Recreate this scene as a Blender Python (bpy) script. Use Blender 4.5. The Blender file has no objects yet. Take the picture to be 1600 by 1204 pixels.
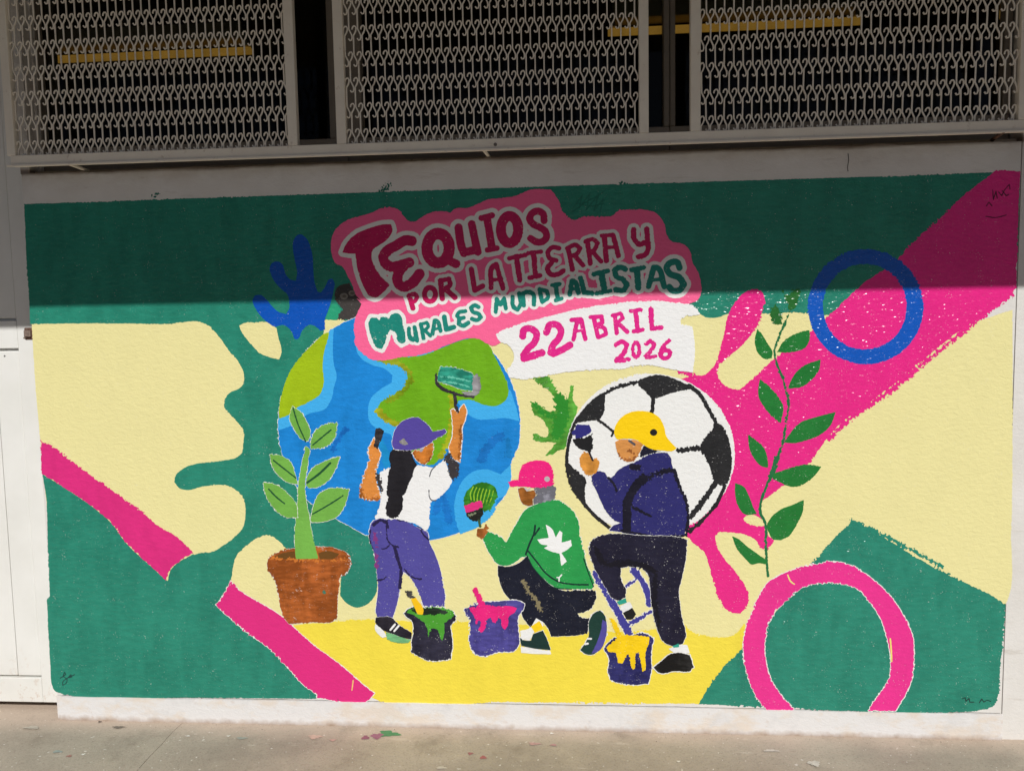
import bpy, bmesh, math, random
import numpy as np
from mathutils import Matrix, Vector
random.seed(7); rng = np.random.default_rng(11)
S = bpy.context.scene
COL = S.collection
# ------------------------------------------------------------------ camera, sky, sun, exposure
FPX, CX, CY = 1200.0, 800.0, 602.0
CAM = np.array([2.04826, -2.80761, 1.44411])
M = np.array([[0.99718469, 0.07285308, -0.01775196], [-0.01168528, -0.08286959, -0.99649189], [-0.0740686, 0.99389389, -0.08178498]])
cd = bpy.data.cameras.new('camera'); cam = bpy.data.objects.new('camera', cd); COL.objects.link(cam)
cd.sensor_fit = 'HORIZONTAL'; cd.sensor_width = 36.0; cd.lens = FPX / 1600 * 36.0
cd.clip_start = 0.02; cd.clip_end = 2000
mw = Matrix.Identity(4)
for i in range(3):
    mw[i][0] = M[0][i]; mw[i][1] = -M[1][i]; mw[i][2] = -M[2][i]; mw[i][3] = CAM[i]
cam.matrix_world = mw
S.camera = cam
SUN_EL, SUN_AZ = math.radians(42), math.radians(17)
W = bpy.data.worlds.new('World'); S.world = W; W.use_nodes = True
nt = W.node_tree
sky = nt.nodes.new('ShaderNodeTexSky'); sky.sky_type = 'NISHITA'; sky.sun_disc = False
sky.sun_elevation = SUN_EL; sky.sun_rotation = math.pi - SUN_AZ
sky.altitude = 1500; sky.air_density = .4; sky.dust_density = 1.6; sky.ozone_density = .4
bg = nt.nodes['Background']; bg.inputs['Strength'].default_value = 0.05
nt.links.new(sky.outputs[0], bg.inputs[0])
sl = bpy.data.lights.new('sun', 'SUN'); sl.energy = 5.0; sl.angle = math.radians(0.42); sl.color = (1.0, 0.985, 0.95)
so = bpy.data.objects.new('sun', sl); COL.objects.link(so)
TOSUN = Vector((math.sin(SUN_AZ) * math.cos(SUN_EL), -math.cos(SUN_AZ) * math.cos(SUN_EL), math.sin(SUN_EL)))
so.rotation_euler = TOSUN.to_track_quat('Z', 'Y').to_euler(); so.location = TOSUN * 30
S.view_settings.view_transform = 'Standard'; S.view_settings.look = 'None'
S.view_settings.gamma = 1; S.view_settings.exposure = -0.47; S.view_settings.use_curve_mapping = False
S.cycles.max_bounces = 8

# ------------------------------------------------------------------ helpers
def at(x, y, Y=0.0):
    """point of the vertical plane at depth Y that the survey photograph shows at pixel (x, y)"""
    d = M.T @ np.array([(x - CX) / FPX, (y - CY) / FPX, 1.0]); t = (Y - CAM[1]) / d[1]
    return CAM + t * d
def onfloor(x, y, Z):
    d = M.T @ np.array([(x - CX) / FPX, (y - CY) / FPX, 1.0]); t = (Z - CAM[2]) / d[2]
    return CAM + t * d
ORIG = {}
def link(o, parent=None, org=(0, 0, 0)):
    COL.objects.link(o); ORIG[o.name] = np.array(org, float)
    p = np.array(org, float)
    if parent is not None:
        o.parent = parent; p = p - ORIG[parent.name]
    o.location = p
    return o
def tag(o, label=None, cat=None, group=None, kind=None):
    if label: o['label'] = label
    if cat: o['category'] = cat
    if group: o['group'] = group
    if kind: o['kind'] = kind
    return o
def empty(name, loc, label=None, cat=None, group=None, kind=None):
    return tag(link(bpy.data.objects.new(name, None), None, loc), label, cat, group, kind)
def mk(name, verts, faces, mats, parent=None, midx=None, org=None, smooth=False):
    v = np.asarray(verts, float).reshape(-1, 3)
    if org is None:
        org = (v.min(0) + v.max(0)) / 2
    me = bpy.data.meshes.new(name)
    me.from_pydata((v - np.array(org)).tolist(), [], faces)
    for m in (mats if isinstance(mats, (list, tuple)) else [mats]): me.materials.append(m)
    if midx is not None: me.polygons.foreach_set('material_index', midx)
    if smooth: me.polygons.foreach_set('use_smooth', [True] * len(me.polygons))
    me.update()
    return link(bpy.data.objects.new(name, me), parent, org)
class MB:
    def __init__(s): s.v = []; s.f = []
    def box(s, x0, x1, y0, y1, z0, z1, bev=0.0):
        bm = bmesh.new(); bmesh.ops.create_cube(bm, size=1)
        for q in bm.verts:
            q.co = Vector((x0 + (q.co.x + .5) * (x1 - x0), y0 + (q.co.y + .5) * (y1 - y0), z0 + (q.co.z + .5) * (z1 - z0)))
        if bev: bmesh.ops.bevel(bm, geom=bm.edges[:], offset=bev, segments=1, affect='EDGES')
        s.add(bm); return s
    def add(s, bm):
        n = len(s.v); bm.verts.index_update()
        s.v += [tuple(q.co) for q in bm.verts]; s.f += [[n + q.index for q in f.verts] for f in bm.faces]; bm.free()
    def tube(s, path, w, h, closed=False):
        """flat bar of section w (in the x-z plane) by h (along y), swept along a path [(x, y, z)]"""
        P = [np.array(p, float) for p in path]; n0 = len(s.v)
        for i, p in enumerate(P):
            t = P[min(i + 1, len(P) - 1)] - P[max(i - 1, 0)]; t /= np.linalg.norm(t) + 1e-9
            n = np.array([t[2], 0, -t[0]])
            for a, b in ((-1, -1), (1, -1), (1, 1), (-1, 1)):
                s.v.append(tuple(p + n * a * w / 2 + np.array([0, b * h / 2, 0])))
        for i in range(len(P) - 1):
            for k in range(4):
                a = n0 + i * 4 + k; b = n0 + i * 4 + (k + 1) % 4
                s.f.append([a, b, b + 4, a + 4])
        s.f.append([n0 + 3, n0 + 2, n0 + 1, n0]); e = n0 + 4 * (len(P) - 1); s.f.append([e, e + 1, e + 2, e + 3])
        return s
    def cyl(s, a, b, r, n=10):
        a = Vector(a); b = Vector(b); bm = bmesh.new()
        bmesh.ops.create_cone(bm, cap_ends=True, segments=n, radius1=r, radius2=r, depth=(b - a).length)
        bmesh.ops.transform(bm, verts=bm.verts, matrix=Matrix.Translation((a + b) / 2) @ (b - a).to_track_quat('Z', 'Y').to_matrix().to_4x4())
        s.add(bm); return s
    def build(s, name, mat, parent=None, org=None): return mk(name, s.v, s.f, mat, parent, org=org)

def lin(c):
    c = np.array(c, float) / 255
    return tuple(np.where(c <= .04045, c / 12.92, ((c + .055) / 1.055) ** 2.4))
MATS = {}
class NT:
    def __init__(s, name):
        s.m = bpy.data.materials.new(name); s.m.use_nodes = True; s.t = s.m.node_tree
        s.b = s.t.nodes['Principled BSDF']
        s.pos = s.n('ShaderNodeNewGeometry').outputs['Position']
    def n(s, ty, **kw):
        q = s.t.nodes.new(ty)
        for k, v in kw.items(): setattr(q, k, v)
        return q
    def l(s, a, b): s.t.links.new(a, b)
    def mapping(s, sc, loc=(0, 0, 0), rot=(0, 0, 0)):
        q = s.n('ShaderNodeMapping'); q.inputs['Scale'].default_value = sc; q.inputs['Location'].default_value = loc
        q.inputs['Rotation'].default_value = rot; s.l(s.pos, q.inputs[0]); return q.outputs[0]
    def noise(s, sc, detail=2.0, rough=.5, vec=None, scale3=None, loc=(0, 0, 0), rot=(0, 0, 0), dist=0.0):
        q = s.n('ShaderNodeTexNoise'); q.inputs['Scale'].default_value = sc; q.inputs['Detail'].default_value = detail
        q.inputs['Roughness'].default_value = rough; q.inputs['Distortion'].default_value = dist
        s.l(vec if vec is not None else s.mapping(scale3 or (1, 1, 1), loc, rot), q.inputs['Vector']); return q.outputs['Fac']
    def math(s, op, a, b=None, clamp=False):
        q = s.n('ShaderNodeMath', operation=op); q.use_clamp = clamp
        for i, x in enumerate((a, b)):
            if x is None: continue
            if isinstance(x, (int, float)): q.inputs[i].default_value = x
            else: s.l(x, q.inputs[i])
        return q.outputs[0]
    def ramp(s, fac, lo, hi):
        q = s.n('ShaderNodeMapRange'); q.inputs['From Min'].default_value = lo; q.inputs['From Max'].default_value = hi
        s.l(fac, q.inputs[0]); return q.outputs[0]
    def mix(s, fac, a, b):
        q = s.n('ShaderNodeMix', data_type='RGBA')
        if isinstance(fac, (int, float)): q.inputs[0].default_value = fac
        else: s.l(fac, q.inputs[0])
        for i, x in ((6, a), (7, b)):
            if isinstance(x, tuple): q.inputs[i].default_value = (*x[:3], 1)
            else: s.l(x, q.inputs[i])
        return q.outputs[2]
    def bump(s, h, strength, dist, prev=None):
        q = s.n('ShaderNodeBump'); q.inputs['Strength'].default_value = strength; q.inputs['Distance'].default_value = dist
        s.l(h, q.inputs['Height'])
        if prev is not None: s.l(prev, q.inputs['Normal'])
        return q.outputs[0]
    def set(s, **kw):
        for k, v in kw.items():
            i = s.b.inputs[k.replace('_', ' ')]
            if isinstance(v, (int, float)): i.default_value = v
            elif isinstance(v, tuple): i.default_value = (*v[:3], 1)
            else: s.l(v, i)
        return s
def stucco(q, strength=1.0):
    """hand-floated plaster: ripples with short ridges and grains, shared by wall and every coat of paint"""
    a = q.noise(58, 3, .55, scale3=(0.75, 1, 1.3), rot=(0, math.radians(18), 0), dist=.6)
    b = q.noise(210, 2, .6, scale3=(0.8, 1, 1.2))
    n = q.bump(a, .32 * strength, .0060)
    return q.bump(b, .30 * strength, .0026, n)
def enamel(q, weight, amp=.0056):
    """the glossy skin of the thicker paints: follows every grain of the plaster"""
    g = q.noise(78, 1.2, .5, scale3=(.55, 1, 1.2), rot=(0, math.radians(14), 0))
    q.set(Coat_Weight=weight, Coat_Roughness=.19, Coat_IOR=1.5, Coat_Normal=q.bump(g, 1.0, amp))
K = 0.95
def paint(rgb, pits=0.0, gloss=.40, stroke=.10, under=(238, 236, 230), name='wall_paint', relief=1.0):
    key = ('p', tuple(rgb), pits, gloss, stroke, tuple(under), relief)
    if key in MATS: return MATS[key]
    q = NT(name); c = tuple(x * K for x in lin(rgb))
    big = q.noise(5, 3, .6)
    brush = q.noise(60, 2, .5, scale3=(.35, 1, 1.2), rot=(0, math.radians(-35), 0))
    wide = q.noise(13, 3, .6, scale3=(1.0, 1, .32), rot=(0, math.radians(8), 0), dist=.4)
    v0 = q.math('MULTIPLY', q.ramp(wide, .44, .60), stroke * 1.6)
    v = q.math('ADD', q.math('MULTIPLY', q.ramp(big, .40, .60), stroke * 1.0), q.math('ADD', v0, q.math('MULTIPLY', q.ramp(brush, .36, .62), stroke * 1.6)))
    col = q.mix(v, tuple(x * (1.04 + .45 * stroke) + .03 * stroke for x in c), tuple(x * (1 - min(.45, stroke * 1.7)) for x in c))
    if pits > 0:
        f = q.noise(230, 2, .65, scale3=(.75, 1, 1.15)); g = q.noise(22, 2, .5)
        pits *= .12
        m = q.ramp(q.math('ADD', f, q.math('MULTIPLY', q.math('SUBTRACT', g, .5), .30)), .70 - pits * .25, .76 - pits * .25)
        col = q.mix(m, col, tuple(x * K for x in lin(under)))
    q.set(Base_Color=col, Roughness=q.ramp(q.noise(30, 2), -.6, 1.6) if False else gloss, Normal=stucco(q, relief), Specular_IOR_Level=.06 if gloss < .36 else .16)
    if gloss < .5: enamel(q, min(.6, max(.10, (.44 - gloss) * 3)))
    MATS[key] = q.m; return q.m
def simple(name, rgb, rough=.5, metal=0.0, var=.1, scale=12, bump=.0, stain=None, stain_amt=.5):
    q = NT(name); c = lin(rgb) if max(rgb) > 1.5 else tuple(rgb)
    f = q.noise(scale, 4, .6)
    col = q.mix(q.ramp(f, .3, .7), tuple(x * (1 - var) for x in c), tuple(min(1, x * (1 + var)) for x in c))
    if stain is not None:
        g = q.ramp(q.noise(scale * 2.3, 5, .7, loc=(3, 1, 2)), .60, .74)
        col = q.mix(q.math('MULTIPLY', g, stain_amt), col, lin(stain))
    q.set(Base_Color=col, Roughness=rough, Metallic=metal)
    if bump: q.set(Normal=q.bump(q.noise(scale * 12, 3), bump, .002))
    return q.m
# ------------------------------------------------------------------ large structure
FZ = -0.102                    # floor level
q = NT('concrete_floor')
big = q.noise(1.6, 5, .62); mid = q.noise(9, 4, .65); fine = q.noise(130, 3, .7)
colr = q.mix(q.ramp(big, .3, .72), lin((186, 174, 158)), lin((148, 138, 124)))
colr = q.mix(q.math('MULTIPLY', q.ramp(mid, .52, .75), .45), colr, lin((182, 170, 152)))
colr = q.mix(q.math('MULTIPLY', q.ramp(fine, .5, .85), .5), colr, lin((92, 82, 70)))
scr = q.noise(30, 2, .6, scale3=(.25, 1, 1), rot=(0, 0, math.radians(52)))
colr = q.mix(q.math('MULTIPLY', q.ramp(scr, .66, .74), .4), colr, lin((205, 196, 182)))
spk = q.noise(75, 1, .5, loc=(5, 2, 0))
colr = q.mix(q.math('MULTIPLY', q.ramp(spk, .735, .76), .75), colr, lin((226, 222, 214)))
sp = q.n('ShaderNodeSeparateXYZ'); q.l(q.pos, sp.inputs[0])
marg = q.ramp(q.math('ADD', sp.outputs[1], q.math('MULTIPLY', q.math('SUBTRACT', q.noise(7, 5, .7), .5), .16)), -.12, -.01)
colr = q.mix(q.math('MULTIPLY', marg, .55), colr, lin((206, 184, 166)))
grit = q.ramp(q.noise(260, 2, .7), .60, .78); colr = q.mix(q.math('MULTIPLY', grit, .45), colr, lin((88, 78, 66)))
dirt = q.ramp(q.noise(4.2, 6, .72, loc=(9, 4, 0)), .56, .70); colr = q.mix(q.math('MULTIPLY', dirt, .38), colr, lin((112, 100, 86)))
q.set(Base_Color=colr, Roughness=.68, Normal=q.bump(fine, .5, .004, q.bump(mid, .35, .008)))
FLOOR = q.m
q = NT('yard_ground'); q.set(Base_Color=q.mix(q.noise(.6, 5, .6), lin((66, 56, 38)), lin((42, 38, 24))), Roughness=.9); YARD = q.m
# yard out to the horizon, walkway slabs in front of the wall
tag(mk('ground', [(-600, -600, FZ - .06), (600, -600, FZ - .06), (600, 600, FZ - .06), (-600, 600, FZ - .06)], [[0, 1, 2, 3]], YARD), kind='structure')
fl = tag(MB().box(-9, 12, -1.75, 0.16, FZ - .2, FZ - .0025).build('floor', FLOOR), kind='structure')
J0, J1 = onfloor(292, 1121, FZ), onfloor(214, 1204, FZ)
dj = (J1 - J0) / (J1[1] - J0[1])
def jx(y): return (J0 + dj * (y - J0[1]))[0]
jw = .0012
def slab(pts):
    n = len(pts); v = [(x, y, FZ) for x, y in pts] + [(x, y, FZ - .0020) for x, y in pts]
    f = [list(range(n))] + [[i, i + n, (i + 1) % n + n, (i + 1) % n] for i in range(n)]
    return mk('floor_slab', v, f, FLOOR, fl)
js = [0.10 - 5.0 * t for t in np.linspace(0, 1, 60)]
wob = [.004 * math.sin(9 * y) + .003 * math.sin(31 * y + 1) for y in js]
slab([(-9, .1), (-9, -1.7)] + [(jx(y) - jw + w, y) for y, w in list(zip(js, wob))[::-1]])
slab([(jx(y) + jw + w, y) for y, w in zip(js, wob)] + [(12, -1.7), (12, .1)])

# mural wall -----------------------------------------------------------------
q = NT('white_limewash')
base = q.mix(q.ramp(q.noise(4, 4, .6), .3, .7), lin((229, 226, 222)), lin((217, 213, 207)))
z = q.n('ShaderNodeSeparateXYZ'); q.l(q.pos, z.inputs[0])
grime = q.math('MULTIPLY', q.ramp(z.outputs[2], 1.95, 2.035), q.ramp(q.noise(9, 5, .7, scale3=(.5, 1, 1)), .40, .62))
base = q.mix(q.math('MULTIPLY', grime, .35), base, lin((150, 124, 96)))
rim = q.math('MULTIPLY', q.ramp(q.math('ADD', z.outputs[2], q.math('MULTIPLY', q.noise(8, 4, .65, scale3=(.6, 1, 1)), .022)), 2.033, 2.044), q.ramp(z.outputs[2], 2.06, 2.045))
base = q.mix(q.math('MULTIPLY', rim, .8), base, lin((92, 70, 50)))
sc2 = q.ramp(q.noise(14, 4, .7, scale3=(.4, 1, 2.0), loc=(1, 0, 4)), .60, .70)
base = q.mix(q.math('MULTIPLY', sc2, .22), base, lin((150, 132, 112)))
q.set(Base_Color=base, Roughness=.55, Normal=stucco(q, .6)); WHITE = q.m
q = NT('plinth_limewash')
f1 = q.ramp(q.noise(7, 5, .7, scale3=(.6, 1, 1.2)), .50, .62); f2 = q.ramp(q.noise(5, 5, .7, loc=(7, 0, 3)), .52, .66); f3 = q.ramp(q.noise(26, 4, .7, loc=(2, 0, 9)), .60, .72)
base = q.mix(q.math('MULTIPLY', f1, .55), lin((226, 224, 223)), lin((222, 204, 182)))
base = q.mix(q.math('MULTIPLY', f2, .55), base, lin((205, 204, 204)))
base = q.mix(q.math('MULTIPLY', f3, .3), base, lin((190, 160, 134)))
z = q.n('ShaderNodeSeparateXYZ'); q.l(q.pos, z.inputs[0])
dirt = q.math('MULTIPLY', q.ramp(q.math('ADD', z.outputs[2], q.math('MULTIPLY', q.noise(12, 4, .7), .05)), FZ + .046, FZ + .016), .92)
base = q.mix(dirt, base, lin((158, 132, 110)))
q.set(Base_Color=base, Roughness=.6, Normal=stucco(q, .7)); PLINTH = q.m
CORE = simple('bare_render', (.10, .085, .07), .9)
wall = empty('painted_wall', (1.8, 0, FZ), 'low white plastered wall under the grilled windows, carrying the mural', 'wall')
def jag(x0, x1, zz, amp, n=260, seed=0):
    r = np.random.default_rng(seed); xs = np.linspace(x0, x1, n)
    nz = np.convolve(r.normal(size=n + 12), np.ones(7) / 7, 'same')[6:-6] * amp * 2 + np.convolve(r.normal(size=n + 60), np.ones(31) / 31, 'same')[30:-30] * amp * 3
    return list(zip(xs, zz + nz))
def sheet(name, mat, bot, top, y0, y1, parent):
    """upright slab between a lower and an upper edge line, front at y0, back at y1"""
    loop = bot + top[::-1]; n = len(loop)
    v = [(x, y0, zz) for x, zz in loop] + [(x, y1, zz) for x, zz in loop]
    nb = len(bot); f = []
    for i in range(nb - 1): f.append([i, i + 1, n - 2 - i, n - 1 - i])
    for i in range(n): f.append([i, i + n, (i + 1) % n + n, (i + 1) % n])
    return mk(name, v, f, mat, parent)
sheet('plaster_face', WHITE, jag(0, 3.602, -.0015, .0006, seed=1), jag(0, 3.602, 2.034, .0022, seed=2), 0, .14, wall)
sheet('plinth', PLINTH, [(x, FZ - .004) for x in np.linspace(0.02, 3.606, 260)], jag(0.02, 3.606, -.0062, .0006, seed=3), -.005, .12, wall)
MB().box(0.004, 3.600, .012, .10, FZ - .004, .02).build('wall_core', CORE, wall)
MB().box(-0.001, 0.0195, -.003, .12, FZ - .004, -.004).build('corner_foot', PLINTH, wall)
MB().box(-0.006, at(58, 120, .07)[0], .055, .20, 2.048, 2.945).box(-.006, .030, .004, .0545, 2.034, 2.945).build('window_jamb', WHITE, wall)
MB().box(0.032, 3.602, .03, .19, 2.0355, 2.046).build('window_sill', simple('sill_render', (176, 160, 140), .8, var=.2, stain=(84, 64, 46)), wall)
# right pier
pier = empty('pier', (3.85, .1, FZ), 'white plastered pier at the right end of the mural, beyond a thin vertical crack', 'pillar')
sheet('pier_face', WHITE, [(x, FZ - .004) for x in np.linspace(3.6065, 4.25, 60)], [(x, 2.945) for x in np.linspace(3.6065, 4.25, 60)], .0015, .16, pier)
# crack lines and chips on the white band
HAIR = simple('crack_shadow', (.05, .04, .035), .9)
def hairline(pts, w, name='crack'):
    P = [at(x, y) for x, y in pts]
    return MB().tube([(p[0], -.0006, p[2]) for p in P], w, .0008).build(name, HAIR, wall)
hairline([(1325, 240), (1326, 250), (1324, 262), (1325, 268)], .0022)
hairline([(315, 1089), (316, 1093), (315, 1098)], .0026)
hairline([(528, 1091), (529, 1099)], .0018)
hairline([(627, 1100), (625, 1112), (626, 1126)], .0015)
hairline([(746, 1113), (751, 1119)], .0022)

# door on the left -----------------------------------------------------------
DY = .088
DOORW = NT('door_enamel')
dcol = DOORW.mix(DOORW.ramp(DOORW.noise(3, 4, .6), .3, .7), lin((238, 237, 233)), lin((226, 225, 219)))
dz = DOORW.n('ShaderNodeSeparateXYZ'); DOORW.l(DOORW.pos, dz.inputs[0])
rust = DOORW.math('MULTIPLY', DOORW.ramp(dz.outputs[2], .16, -.02), DOORW.ramp(DOORW.noise(28, 5, .75), .55, .72))
dcol = DOORW.mix(DOORW.math('MULTIPLY', rust, .7), dcol, lin((196, 166, 140)))
DOORW.set(Base_Color=dcol, Roughness=.42, Normal=DOORW.bump(DOORW.noise(30, 2), .15, .003)); DOORM = DOORW.m
door = empty('door', (-.4, DY + .02, FZ), 'white painted steel door with pressed panels beside the left edge of the mural', 'door')
zt, zb = 2.75, at(40, 1095, DY)[2]
xr = -.002
pr = at(30, 520, DY)[0]; pr2 = at(64, 1050, DY)[0]; pr = (pr + pr2) / 2
zu, zl, zk = at(20, 500, DY)[2], at(20, 545, DY)[2], at(50, 1057, DY)[2]
MB().box(pr, xr, DY - .006, DY + .035, zb, zt, .002).build('stile', DOORM, door)
MB().box(-.95, pr - .0012, DY - .006, DY + .035, zl + .002, zu - .002, .002).build('middle_rail', DOORM, door)
MB().box(-.95, pr - .0012, DY - .006, DY + .035, zb, zk - .002, .002).build('bottom_rail', DOORM, door)
gx = at(17, 900, DY)[0]
MB().box(gx + .0015, pr - .003, DY - .002, DY + .03, zk + .006, zl - .008, .003).build('panel', DOORM, door)
MB().box(-.94, gx - .0015, DY - .002, DY + .03, zk + .006, zl - .008, .003).build('panel', DOORM, door)
MB().box(-.94, pr - .003, DY - .002, DY + .03, zu + .008, zt - .05, .003).build('panel', DOORM, door)
MB().box(-.945, pr - .0015, DY + .018, DY + .034, zk - .001, zl + .001).build('panel_backing', DOORM, door)
MB().box(-.945, pr - .0015, DY + .018, DY + .034, zu - .001, zt - .02).build('panel_backing', DOORM, door)
p = at(8, 556, DY); MB().cyl((p[0], DY + .002, p[2]), (p[0], DY - .003, p[2]), .0035).build('screw_head', simple('dull_steel', (120, 116, 110), .4, .6), door)
RUSTY = simple('rusty_paint', (108, 78, 64), .7, .2, var=.5, scale=90, bump=.8, stain=(215, 205, 196), stain_amt=.9)
a, b = at(36, 512, 0), at(47, 531, 0)
lt = MB().box(a[0] - .002, -.0025, .006, DY - .007, b[2], a[2], .003).build('latch_plate', RUSTY, door)
MB().box(a[0] + .002, -.008, -.003, .006, b[2] + .012, a[2] - .010, .002).cyl((a[0] + .006, .004, b[2] + .008), (a[0] + .006, -.006, b[2] + .008), .004, 8).build('latch_bolt', simple('worn_bolt', (150, 130, 118), .5, .4, var=.4, scale=80), lt)
# lintel wall over and beside the door
dw = empty('door_surround', (-1.4, .1, FZ), 'white wall around the door at the far left', 'wall')
MB().box(-3.0, -.955, .0, .20, FZ - .004, 2.945).build('side_wall', WHITE, dw)

# classroom behind the windows ----------------------------------------------
ROOM = simple('dim_classroom_paint', (.30, .26, .22), .85)
room = empty('classroom', (1.8, 3.2, FZ), 'dark classroom interior seen through the grilled windows', 'room')
MB().box(-3.0, 7.5, 6.0, 6.15, FZ, 2.945).build('back_wall', ROOM, room)
MB().box(-3.0, -2.85, .21, 5.99, FZ, 2.945).build('side_wall', ROOM, room)
MB().box(7.35, 7.5, .21, 5.99, FZ, 2.945).build('side_wall', ROOM, room)
MB().box(-2.84, 7.34, .21, 5.99, FZ - .02, FZ + .004).build('room_floor', ROOM, room)
MB().box(4.26, 7.5, .0, .20, FZ, 2.945).build('outer_wall', WHITE, room)
# roof with its overhang
ZE = 2.95
prof = math.tan(SUN_EL) / math.cos(SUN_AZ)
EAVE = (ZE - 1.534) / prof
roof = MB().box(-7, 11, -EAVE, 6.3, ZE, ZE + .14).build('roof', simple('roof_concrete', (104, 96, 86), .85, var=.15, scale=2))
tag(roof, 'flat concrete roof slab overhanging the classroom wall', 'roof')

# windows --------------------------------------------------------------------
ALU = simple('window_aluminium', (128, 118, 104), .5, .15, var=.12, scale=8)
GLS = bpy.data.materials.new('window_glass'); GLS.use_nodes = True; t = GLS.node_tree
for n in list(t.nodes):
    if n.type == 'BSDF_PRINCIPLED': t.nodes.remove(n)
mo = t.nodes['Material Output']; tr = t.nodes.new('ShaderNodeBsdfTransparent'); tr.inputs[0].default_value = (.62, .64, .60, 1)
gl = t.nodes.new('ShaderNodeBsdfGlossy'); gl.inputs['Roughness'].default_value = .03; gl.inputs[0].default_value = (.75, .75, .75, 1)
fr = t.nodes.new('ShaderNodeFresnel'); fr.inputs[0].default_value = 1.24
mx = t.nodes.new('ShaderNodeMixShader'); t.links.new(fr.outputs[0], mx.inputs[0]); t.links.new(tr.outputs[0], mx.inputs[1]); t.links.new(gl.outputs[0], mx.inputs[2]); t.links.new(mx.outputs[0], mo.inputs[0])
WY = .075
zs = at(600, 213.5, WY)[2]; zh = 2.86
def px(x): return at(x, 120, WY)[0]
def window(xa, xb, fl_, fr_, label):
    """xa..xb outer frame; fl_/fr_ widths of the left and right frame bars"""
    w = empty('window', ((xa + xb) / 2, WY, 2.046), label, 'window', 'dark classroom windows')
    MB().box(xa, xb, WY, WY + .06, 2.047, zs, .002).build('bottom_frame', ALU, w)
    MB().box(xa, xa + fl_, WY - .004, WY + .056, zs + .0005, zh, .002).build('side_frame', ALU, w)
    MB().box(xb - fr_, xb, WY - .004, WY + .056, zs + .0005, zh, .002).build('side_frame', ALU, w)
    MB().box(xa, xb, WY, WY + .06, zh + .0005, 2.945, .002).build('top_frame', ALU, w)
    MB().box(xa + fl_ + .0005, xb - fr_ - .0005, WY + .03, WY + .035, zs + .001, zh).build('pane', GLS, w)
window(px(58.5), px(540), px(62) - px(58.5), px(540) - px(513), 'left dark window pane behind the left third of the ornamental grille')
window(px(541), px(1046), px(564.5) - px(541), px(1046) - px(1037), 'middle dark window pane behind the central part of the ornamental grille')
window(px(1047), 3.600, px(1055) - px(1047), 3.600 - px(1567), 'right dark window pane behind the right third of the ornamental grille')

# two ceiling lamps in the room
def lamp(x0, y0, x1, y1, label):
    z = 2.76
    d = M.T @ np.array([((x0 + x1) / 2 - CX) / FPX, ((y0 + y1) / 2 - CY) / FPX, 1.0]); yy = CAM[1] + (z - CAM[2]) / d[2] * d[1]
    A, B = at(x0, y0, yy), at(x1, y1, yy); xa, xb = A[0], B[0]
    l = empty('ceiling_lamp', ((xa + xb) / 2, yy, ZE), label, 'lamp', 'ceiling lamps in the classroom')
    q = NT('lamp_glow'); f = q.noise(14, 3, .6, scale3=(1, 1, .2))
    em = q.mix(q.ramp(f, .35, .7), (.85, .43, .07), (.60, .30, .045)); q.set(Base_Color=(.8, .7, .5), Emission_Color=em, Emission_Strength=.62)
    MB().cyl((xa, yy, z), (xb, yy, z), .018, 12).build('tube', q.m, l)
    MB().box(xa + .02, xb - .02, yy - .05, yy + .05, z + .045, z + .12, .004).build('lamp_body', simple('lamp_enamel', (.55, .48, .36), .4), l)
    for x in (xa + .02, xb - .02): MB().box(x - .012, x + .012, yy - .02, yy + .02, z + .02, z + .056).build('lamp_holder', simple('lamp_socket', (.4, .36, .3), .5), l)
    for x in (xa + .3, xb - .3): MB().cyl((x, yy, z + .099), (x, yy, ZE), .008, 8).build('hanger', simple('lamp_rod', (.3, .3, .3), .5), l)
lamp(82, 95, 392, 78, 'amber tube lamp glowing behind the left window')
lamp(950, 52, 1345, 32, 'amber tube lamp glowing behind the middle and right windows')

# ornamental grille ----------------------------------------------------------
IRON = simple('cream_enamel_iron', (252, 242, 226), .5, .0, var=.05, scale=10, stain=(150, 112, 78), stain_amt=.5)
GY = -.085
gz = lambda y, x=800: at(x, y, GY)[2]
zr0, zr1 = 2.046, 2.083
ztop = 2.80
def gxp(x, y=100): return at(x, y, GY)[0]
gr = empty('window_grille', (1.8, GY, zr0), 'cream ornamental iron grille of interlocking scrolls spanning all three windows', 'grille')
xl, xrr = gxp(6), gxp(1612)
rl = MB().box(xl, xrr, GY, GY + .028, zr0, zr1, .0015).box(xl - .012, xrr, GY - .006, GY - .0005, zr0 - .004, zr0 + .002).build('bottom_rail', IRON, gr)
for x in (1518, 530): pass
MB().box(xl, xrr, GY, GY + .028, ztop, ztop + .036, .0015).build('top_rail', IRON, gr)
posts = [(gxp(2, 120), gxp(15, 120)), (gxp(445, 110), gxp(460, 110)), (gxp(522, 110), gxp(537, 110)), (gxp(998.5), gxp(1013.5)), (gxp(1079), gxp(1095)), (gxp(1594.5), gxp(1611))]
for a, b in posts: MB().box(a, b, GY + .0005, GY + .0275, zr1 + .0005, ztop - .0005, .0015).build('post', IRON, gr)
for x in (115, 757, 1560):
    p = at(x, 262, -.04)[0]
    MB().cyl((p, GY + .02, zr0 + .004), (p + .012, .03, zr0 - .003), .006, 8).build('bracket', RUSTY if x > 1000 else IRON, gr)
p = at(774, 226, GY); MB().cyl((p[0], GY + .002, p[2]), (p[0], GY - .0022, p[2]), .006, 10).build('plug', simple('grey_plug', (120, 112, 102), .6), gr)
PX, PZ, WB = .0310, .0880, .0047
full = [(-4, 20), (-3, 27), (1.5, 32), (6.5, 32), (9.8, 27), (9.8, 19), (6.2, 10), (0, 0), (0, -66), (9.5, -86), (10.5, -95), (8, -103), (2, -104), (-2, -98)]
stub = full[:8] + [(0, -19)]
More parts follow.
